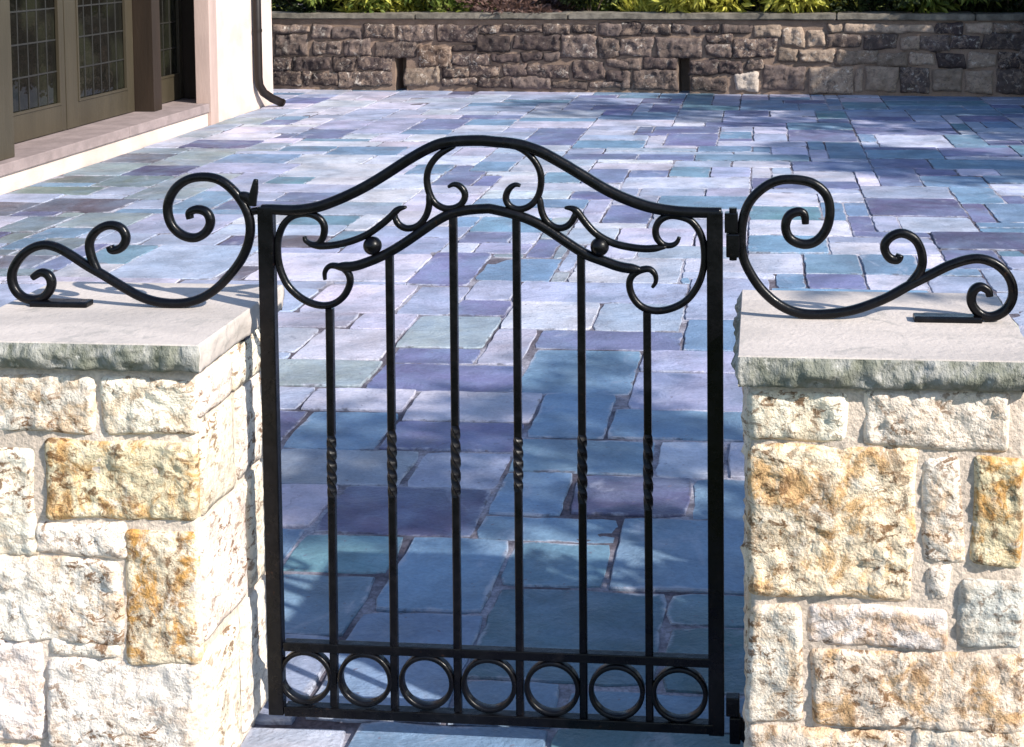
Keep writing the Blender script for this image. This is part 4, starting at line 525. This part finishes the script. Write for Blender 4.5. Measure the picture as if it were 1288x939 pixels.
# hinges on the right stile
sx = STILE[1][0][0]
bm = bmesh.new(); box(bm, sx+.018, -.012, 1.105, sx+.045, .012, 1.146, bev=.002); box(bm, sx+.021, -.015, 1.055, sx+.049, .011, 1.1035, bev=.003)
tube(bm, [(sx+.035, -.002, 1.048), (sx+.035, -.002, 1.156)], .008, 12)
obj('hinge', bm, M['iron'], gate)
bm = bmesh.new(); box(bm, sx+.018, -.012, .088, sx+.046, .012, .128, bev=.002); box(bm, sx+.025, -.014, .030, sx+.048, .010, .0865, bev=.003)
sweep(bm, [(sx+.040, .075), (sx+.052, .050), (sx+.066, .036), (sx+.082, .030)], .013, .010, y=0.0)
obj('hinge', bm, M['iron'], gate)
# latch: thumb lever, knuckle and keep
lx = STILE[0][0][0]
bm = bmesh.new()
sweep(bm, [(lx-.033, 1.150), (lx-.031, 1.168), (lx-.027, 1.188), (lx-.024, 1.206)], .0085, .007, y=-.004, taper=(1, .45), tl=.5)
sweep(bm, [(lx-.062, 1.172), (lx-.050, 1.168), (lx-.036, 1.160)], .011, .010, y=0, taper=(.6, 1), tl=.4)
sweep(bm, [(lx-.034, 1.137), (lx-.022, 1.139), (lx-.010, 1.140)], .0080, .008, y=0)
obj('latch', bm, M['iron'], gate, smooth=True)
bm = bmesh.new(); box(bm, -.5430, -.016, .862, -.5200, .022, .9205, bev=.003)
for v in bm.verts: v.co -= Vector(lp.location)
obj('latch_keep', bm, M['iron'], lp)

def scroll(name, data, label):
    main, br, foot = data
    cx = sum(p[0] for p in foot)/len(foot); zc = .926+.003
    zmin = min(p[1] for p in main)
    root = empty(name, (cx, 0, zc))
    tag(root, label, 'iron scroll', 'iron scrolls on the pier caps')
    dz = zc + .0092 - zmin
    sh = lambda pts: [(p[0]-cx, p[1]+dz-zc) for p in pts]
    bar_obj('scroll_bar', sh(main), .0098, .0100, root, sq=.8, taper=(.75, .75), tl=.03)
    bar_obj('branch_scroll', sh(br), .0094, .0096, root, sq=.8, taper=(.9, .85), tl=.1, y=.001)
    a, b = sorted(p[0]-cx for p in foot)
    bm = bmesh.new(); box(bm, a, -.017, -.0015, b, .017, .0115, bev=.004)
    obj('foot_bar', bm, M['iron'], root)
    return root
scroll('iron_scroll', LSCROLL, 'black iron scroll on the pier cap beside the gate latch')
scroll('iron_scroll', RSCROLL, 'black iron scroll on the pier cap beside the gate hinges')

# ------------------------------------------------------------------ garden wall
u = Vector((8.4449*.99777, -8.4449*.06667)).normalized(); P0 = Vector((-5.131, 12.795)); nb = Vector((-u.y, u.x))
def wf(s, z, w): q = P0+u*s-nb*w; return (q.x, q.y, z)
gw = empty('garden_wall', (0, 0, 0))
tag(gw, 'low rubble stone wall with flat coping closing the far end of the patio', 'garden wall')
def wbox(bm, s0, s1, w0, w1, z0, z1, cuts=0):
    vs = [bm.verts.new(wf(s, z, w)) for (s, w, z) in ((s0, w1, z0), (s1, w1, z0), (s1, w0, z0), (s0, w0, z0), (s0, w1, z1), (s1, w1, z1), (s1, w0, z1), (s0, w0, z1))]
    for f in ((3,2,1,0),(4,5,6,7),(0,1,5,4),(1,2,6,5),(2,3,7,6),(3,0,4,7)): bm.faces.new([vs[i] for i in f])
WLEN = 11.2
(h0a, h0z, h0b, h0t), (h1a, h1z, h1b, h1t) = HOLES
bm = bmesh.new()
ztop = .822
for s0, s1 in ((-1.2, h0a), (h0b, h1a), (h1b, WLEN)): wbox(bm, s0, s1, -.42, -.008, -.1, ztop)
for (a, z0, b, z1) in HOLES:
    wbox(bm, a, b, -.42, -.009, z1, ztop); wbox(bm, a, b, -.42, -.30, -.1, z1)
obj('mortar_core', bm, M['wmortar'], gw)
WC = dict(v=(.060, .044, .043), m=(.105, .080, .073), t=(.32, .245, .19), n=(.09, .06, .045), c=(.58, .50, .44))
rg = random.Random(21)
WT = list(WALL)
# the stretch of wall beyond the frame, coursed the same way
for s_lo, s_hi in ((-1.2, -.06), (8.45, WLEN)):
    z = .01
    while z < .78:
        h = rg.choice([.13, .17, .20]); h = min(h, .812-z); s = s_lo
        while s < s_hi-.05:
            w = rg.uniform(.2, .5); w = min(w, s_hi-s)
            WT.append([s+.01, z+.01, s+w-.01, z+h-.01, rg.choice('vvm')]); s += w
        z += h
for i, (a, z0, b, z1, k) in enumerate(WT):
    a, b = min(a, b), max(a, b); z0, z1 = min(z0, z1), max(z0, z1)
    if b-a < .03 or z1-z0 < .03: continue
    bm = rough_face_stone(a, z0, b, z1, wf, .016, 700+i, res=.022, bulge=.022, amp=.030, back=.05, rnd=.015, wob=.022, jit=.022)
    o = obj('stone', bm, M['wallst'], gw, smooth=True)
    c = WC[k]; q = rg.uniform(.6, 1.3); o.color = (c[0]*q, c[1]*q, c[2]*q, rg.uniform(.1, .75))
sb = [-1.25]+COPE+[WLEN+.05]
for a, b in zip(sb[:-1], sb[1:]):
    bm = bmesh.new(); wbox(bm, a+.005, b-.005, -.47, .045, .824+rg.uniform(0, .004), .893+rg.uniform(-.004, .004))
    bmesh.ops.subdivide_edges(bm, edges=[e for e in bm.edges if e.calc_length() > .4], cuts=24, use_grid_fill=True)
    for v in bm.verts: v.co += Vector((0, .010*noise.fractal(v.co*5, 1, 2, 3), .006*noise.fractal(v.co*4, 1, 2, 3)))
    bmesh.ops.bevel(bm, geom=[e for e in bm.edges if len(e.link_faces) == 2 and e.calc_face_angle(0) > .8], offset=.010, segments=2, affect='EDGES')
    obj('coping_slab', bm, M['cope'], gw)

# ------------------------------------------------------------------ house
house = empty('white_house', (0, 0, 0))
tag(house, 'white rendered house with leaded glass doors above a stone sill along the patio', 'house')
FX = -4.63                                  # facade plane
def hb(name, b, mat, parent=house, bev=.004): return boxo(name, b, mat, parent, bev)
hb('wall', (-4.75, 9.852, -.1, FX, 11.40, 3.1), M['stucco'], bev=.006)
hb('wall', (-5.35, 10.26, -.1, -4.752, 11.198, 3.1), M['stucco'])
hb('wall', (-10.5, 11.2, -.1, -5.352, 11.40, 3.1), M['stucco'])
hb('wall', (-10.5, 2.0, -.1, -5.30, 2.3, 3.1), M['stucco'])
hb('plinth', (-5.30, 2.0, -.1, FX-.004, 9.668, .122), M['stucco'])
hb('wall', (-5.30, 2.302, 2.25, FX+.002, 9.85, 3.098), M['stucco'])
hb('wall', (-5.30, 2.302, .215, FX+.002, 4.2, 2.248), M['stucco'])
hb('trim_board', (-4.745, 9.670, -.05, FX+.028, 9.850, 2.24), M['pink'])
for (y0, y1) in ((3.9, 6.05), (6.056, 8.02), (8.026, 9.664)):
    bm = bmesh.new(); box(bm, -5.25, y0, .124, FX+.018, y1, .205, bev=.006)
    obj('sill_slab', bm, M['slab'], house)
hb('back_panel', (-5.34, 4.2, .21, -5.20, 10.255, 2.24), M['post'])
hb('wall', (-5.30, 9.852, 2.25, -4.752, 10.258, 3.098), M['stucco'])
hb('post', (-5.19, 6.20, .207, -4.70, 6.44, 2.246), M['door'])
hb('post', (-5.19, 9.02, .207, -4.855, 9.18, 2.246), M['post'])
hb('post', (-5.19, 10.06, .207, -4.885, 10.20, 2.246), M['post'])
hb('sill_slab', (-5.30, 9.668, .124, -4.755, 10.25, .203), M['slab'])
def door(y0, y1, gy0, gy1, gz0, ncol, x=-5.03, zt=2.10):
    """one glazed leaf: framed, with a kick panel below and leaded panes"""
    bm = bmesh.new(); zb = .212
    box(bm, x-.045, y0+.003, zb, x, gy0, zt, bev=.004); box(bm, x-.045, gy1, zb, x, y1-.003, zt, bev=.004)
    box(bm, x-.045, gy0+.0005, zt-.12, x-.001, gy1-.0005, zt-.001, bev=.004)
    box(bm, x-.045, gy0+.0005, zb+.001, x-.001, gy1-.0005, gz0, bev=.004)
    fr = obj('door', bm, M['door'], house)
    bm = bmesh.new()                         # glazing bead standing round the glass
    e = .022
    box(bm, x-.02, gy0+.001, gz0+.001, x+.008, gy0+e, zt-.122, bev=.003); box(bm, x-.02, gy1-e, gz0+.001, x+.008, gy1-.001, zt-.122, bev=.003)
    box(bm, x-.02, gy0+e+.0005, gz0+.001, x+.007, gy1-e-.0005, gz0+e, bev=.003); box(bm, x-.02, gy0+e+.0005, zt-.122-e, x+.007, gy1-e-.0005, zt-.123, bev=.003)
    obj('glazing_bead', bm, M['door'], fr)
    rowsn = 6; za, zc = gz0+e, zt-.122-e; ya, yc = gy0+e, gy1-e
    dy = (yc-ya)/ncol; dz = (zc-za)/rowsn
    for i in range(ncol):
        for j in range(rowsn):
            bm = bmesh.new(); t1 = rg.uniform(-.012, .012); t2 = rg.uniform(-.012, .012)
            a0, a1, b0, b1 = ya+i*dy+.003, ya+(i+1)*dy-.003, za+j*dz+.003, za+(j+1)*dz-.003
            X = x-.022; q = [(X+t1*.12+t2*.1, a0, b0), (X-t1*.12+t2*.1, a1, b0), (X-t1*.12-t2*.1, a1, b1), (X+t1*.12-t2*.1, a0, b1)]
            f = [bm.verts.new(p) for p in q]; g = [bm.verts.new((p[0]-.004, p[1], p[2])) for p in q]
            bm.faces.new(f); bm.faces.new(list(reversed(g)))
            for k in range(4): bm.faces.new((f[k], g[k], g[(k+1) % 4], f[(k+1) % 4]))
            bmesh.ops.recalc_face_normals(bm, faces=bm.faces)
            obj('pane', bm, M['glass'], fr)
    bm = bmesh.new()
    for i in range(1, ncol): box(bm, x-.026, ya+i*dy-.005, za, x-.017, ya+i*dy+.005, zc)
    for j in range(1, rowsn): box(bm, x-.0262, ya, za+j*dz-.006, x-.0155, yc, za+j*dz+.006)
    obj('leading', bm, M['lead'], fr)
    return fr
door(5.55, 6.19, 5.65, 6.10, .42, 4)
door(7.0-.54, 7.80, 6.56, 7.72, .42, 8)
door(7.808, 9.01, 8.00, 8.88, .415, 6)
door(9.19, 10.05, 9.36, 9.98, .44, 4)
# downspout at the house corner
bm = bmesh.new()
tube(bm, [(-4.575, 10.83, 3.05), (-4.575, 10.83, .33), (-4.570, 10.84, .25), (-4.55, 10.90, .17), (-4.50, 11.0, .10), (-4.44, 11.10, .045)], .043)
ds = obj('downspout', bm, M['pipe'], house, smooth=True)
bm = bmesh.new(); tube(bm, [(-4.44, 11.10, .045), (-4.43, 11.115, .035)], .047); tube(bm, [(-4.575, 10.83, .80), (-4.575, 10.83, .83)], .048)
obj('pipe_collar', bm, M['pipe'], ds)
bm = bmesh.new()
v = [bm.verts.new(p) for p in ((-4.25, 1.6, 3.10), (-4.25, 11.75, 3.10), (-10.9, 11.75, 3.10), (-10.9, 1.6, 3.10), (-7.6, 3.2, 5.0), (-7.6, 10.1, 5.0))]
for f in ((0, 1, 5, 4), (1, 2, 5), (2, 3, 4, 5), (3, 0, 4), (3, 2, 1, 0)): bm.faces.new([v[i] for i in f])
bmesh.ops.recalc_face_normals(bm, faces=bm.faces)
obj('roof', bm, M['roof'], house)

# ------------------------------------------------------------------ planting
bm = bmesh.new(); N = 40
gv = [[None]*(N+1) for _ in range(N+1)]
for i in range(N+1):
    for j in range(N+1):
        s = -4+19*i/N; w = -.40-9*j/N
        p = wf(s, .80+.5*(j/N)+.05*fbm((s, w, 1), 1.3), w); gv[i][j] = bm.verts.new(p)
for i in range(N):
    for j in range(N): bm.faces.new((gv[i][j], gv[i+1][j], gv[i+1][j+1], gv[i][j+1]))
bmesh.ops.recalc_face_normals(bm, faces=bm.faces)
tag(obj('planting_bed', bm, M['soil'], smooth=True), kind='structure')

def leaf(bm, p, d, side, L, W):
    up = d.cross(side).normalized()
    a = p; b = p+d*L*.45+side*W*.5+up*L*.04; c = p+d*L; e = p+d*L*.45-side*W*.5+up*L*.04
    bm.faces.new([bm.verts.new(q) for q in (a, b, c, e)])
def shrub(name, loc, rx, rz, mat, n, L, W, label, cat='shrub', group='shrubs behind the garden wall', seed=0, droop=.0, blade=False, height=None, flowers=0):
    r = random.Random(seed); root = empty(name, loc); tag(root, label, cat, group)
    bm = bmesh.new()
    for k in range(7):
        a = r.uniform(0, 6.28); tip = Vector((math.cos(a)*rx*.6, math.sin(a)*rx*.6, rz*1.3))
        tube(bm, [(0, 0, -.12), tuple(tip*.4+Vector((0, 0, .02))), tuple(tip)], .007, 6)
    obj('stem', bm, M['bark'], root)
    bm = bmesh.new(); clumps = []
    for k in range(16):
        q = Vector((r.gauss(0, .5), r.gauss(0, .5), r.uniform(-.55, .9)))
        if q.length > 1: q.normalize()
        clumps.append((q, r.uniform(.28, .5)))
    for k in range(n):
        c, s = r.choice(clumps); o = Vector((r.gauss(0, 1), r.gauss(0, 1), r.gauss(0, 1))).normalized()*s*r.random()**.4
        q = c+o
        p = Vector((q.x*rx, q.y*rx, rz+q.z*rz)); 
        if p.z < .0: p.z = r.uniform(0, .1)
        if blade:
            a = r.uniform(0, 6.28); d = Vector((math.cos(a)*.7, math.sin(a)*.7, r.uniform(.3, 1.2))).normalized()
            p = Vector((p.x*.4, p.y*.4, p.z*.4))
        else: d = (o.normalized()+Vector((r.gauss(0, .5), r.gauss(0, .5), r.gauss(.1, .5)))).normalized()
        side = d.cross(Vector((r.gauss(0, 1), r.gauss(0, 1), r.gauss(0, 1)))).normalized()
        k2 = r.uniform(.7, 1.3); leaf(bm, p, d, side, L*k2, W*k2)
    obj('foliage', bm, mat, root)
    if flowers:
        bm = bmesh.new()
        for k in range(flowers):
            c, s = r.choice(clumps); p = Vector((c.x*rx*1.1, c.y*rx*1.1, rz+c.z*rz*1.1))+Vector((r.gauss(0, .06), r.gauss(0, .06), r.gauss(0, .05)))
            for q in range(5):
                d = Vector((math.cos(q*1.257), math.sin(q*1.257), .4)).normalized(); leaf(bm, p, d, d.cross(Vector((0, 0, 1))).normalized(), .045, .03)
        obj('blossom', bm, M['flower'], root)
    return root
# (place along the wall in metres, distance behind it, radius, half height, leaf kind, label)
SH = [(.12, .75, .30, .20, 'leaf_d', 1200, .07, .035, 'pale flowering shrub behind the wall next to the house corner', False, 46),
      (.70, .80, .42, .30, 'leaf_g', 1800, .09, .04, 'rounded green shrub behind the wall, the first one right of the pale blossoms', False, 0),
      (1.25, .70, .36, .26, 'leaf_y', 1400, .16, .035, 'bright yellow green shrub above the square weep hole nearer the house', False, 0),
      (1.75, .85, .42, .26, 'leaf_g', 1800, .10, .04, 'green shrub behind the wall between the yellow one and the bronze one', False, 0),
      (2.75, 1.0, .62, .17, 'leaf_b', 1700, .08, .035, 'low bronze leaved shrub spreading behind the middle of the wall', False, 0),
      (3.65, .85, .36, .34, 'leaf_d', 1800, .07, .035, 'dark evergreen shrub behind the wall right of the bronze one', False, 0),
      (4.30, .75, .36, .28, 'leaf_y', 800, .26, .030, 'yellow green clump of strap leaves above the weep hole farther from the house', True, 0),
      (5.0, .75, .40, .30, 'leaf_y', 1500, .15, .045, 'golden broad leaved shrub behind the wall, just right of the strap leaf clump', False, 0),
      (5.62, .85, .38, .32, 'leaf_d', 1800, .08, .035, 'dark green shrub between two golden ones behind the wall', False, 0),
      (6.2, .75, .40, .28, 'leaf_y', 1500, .14, .045, 'golden leaved shrub behind the wall with dark bushes on both sides', False, 0),
      (6.95, .80, .46, .34, 'leaf_d', 2000, .08, .035, 'dark bush behind the wall with a yellow tinged neighbour on its right', False, 0),
      (7.7, .72, .42, .26, 'leaf_g', 1700, .12, .040, 'mid green shrub behind the shaded end of the wall', False, 0),
      (8.4, .80, .45, .32, 'leaf_d', 1700, .09, .035, 'dark shrub in the far corner behind the shaded end of the wall', False, 0)]
for i, (s, w, rx, rz, m, n_, L, W_, lab, bl, fl) in enumerate(SH):
    w -= .18; rx *= 1.3; rz *= .92; n_ = int(n_*1.8); L = min(L, .17)
    p = wf(s, .80, -w); shrub('garden_shrub', p, rx, rz, M[m], n_, L, W_, lab, seed=40+i, blade=bl, flowers=fl)

r_ = random.Random(77); bm = bmesh.new()      # the leafy mass behind the first row of shrubs
for k in range(15000):
    s_ = r_.uniform(-1.5, 10.5); q_ = r_.random()
    p = Vector(wf(s_, .84+.62*r_.random()*(.55+.45*noise.noise(Vector((s_*1.1, 3, 1)))), -1.15-.9*q_))
    d = Vector((r_.gauss(0, 1), r_.gauss(-.3, 1), r_.gauss(.4, .7))).normalized(); side = d.cross(Vector((r_.gauss(0, 1), r_.gauss(0, 1), r_.gauss(0, 1)))).normalized()
    k2 = r_.uniform(.7, 1.4); leaf(bm, p, d, side, .10*k2, .045*k2)
tag(obj('undergrowth', bm, M['leaf_g']), 'green leafy mass filling the bed behind the garden shrubs', 'undergrowth', kind='stuff')
def tree(loc, h, cr, mat, n, L, label, seed, group=None):
    r = random.Random(seed); root = empty('tree', loc); tag(root, label, 'tree', group)
    bm = bmesh.new()
    tube(bm, [(0, 0, -.1), (.03, .02, h*.25), (-.04, .05, h*.45), (.02, 0, h*.75)], .05*h/3, 10)
    ends = []
    for k in range(11):
        a = k*2.4+r.uniform(-.4, .4); z = h*r.uniform(.38, .6); e = Vector((math.cos(a)*cr*r.uniform(.5, .85), math.sin(a)*cr*r.uniform(.5, .85), h*r.uniform(.6, .95)))
        tube(bm, [(0, 0, z), tuple(Vector((e.x*.5, e.y*.5, (z+e.z)/2+.05))), tuple(e)], .016*h/3, 6); ends.append(e)
    obj('trunk', bm, M['bark'], root)
    bm = bmesh.new(); cl = []
    for k in range(34):
        e = r.choice(ends); cl.append((e+Vector((r.gauss(0, .25), r.gauss(0, .25), r.gauss(0, .2)))*cr, r.uniform(.16, .34)*cr))
    for k in range(n):
        c, s = r.choice(cl); o = Vector((r.gauss(0, 1), r.gauss(0, 1), r.gauss(0, .8))).normalized()*s*r.random()**.35
        d = Vector((r.gauss(0, 1), r.gauss(0, 1), r.gauss(-.2, .6))).normalized(); side = d.cross(Vector((r.gauss(0, 1), r.gauss(0, 1), r.gauss(0, 1)))).normalized()
        leaf(bm, c+o, d, side, L*r.uniform(.7, 1.3), L*.5*r.uniform(.7, 1.3))
    obj('crown', bm, mat, root)
    return root
tree((4.28, -.80, -.06), 4.15, .92, M['leaf_g'], 3400, .10, 'small unseen round headed tree added to shade the paving behind the gate', 5)  # out of view, added so its crown shades the paving behind the gate
tree((9.3, 6.6, -.06), 6.4, 2.6, M['leaf_d'], 22000, .17, 'larger dark tree at the far sunny side of the patio', 6)
tree((6.6, 10.6, -.06), 3.9, 1.75, M['leaf_d'], 24000, .12, 'dense dark tree at the end of the garden wall', 9)
shrub('shade_boxwood', (1.45, -1.13, -.05), .27, .66, M['leaf_d'], 6000, .05, .03, 'unseen upright shrub added to shade the ground in front of the gate', 'shade_boxwood', 'added shade shrubs beside the hinge side pier', seed=90)  # added out of view to throw shade on the ground before the gate
shrub('shade_boxwood', (1.58, .20, -.05), .33, .72, M['leaf_d'], 10000, .05, .03, 'unseen upright shrub added to shade the paving just behind the gate', 'shade_boxwood', 'added shade shrubs beside the hinge side pier', seed=92)  # added out of view, carries the pier's shadow farther over the paving
shrub('evergreen', (5.0, 11.35, -.05), 1.15, 1.25, M['leaf_d'], 22000, .12, .05, 'dense unseen evergreen added to darken the end of the garden wall', 'evergreen', None, seed=91)  # added out of view to block sun and sky from the wall end
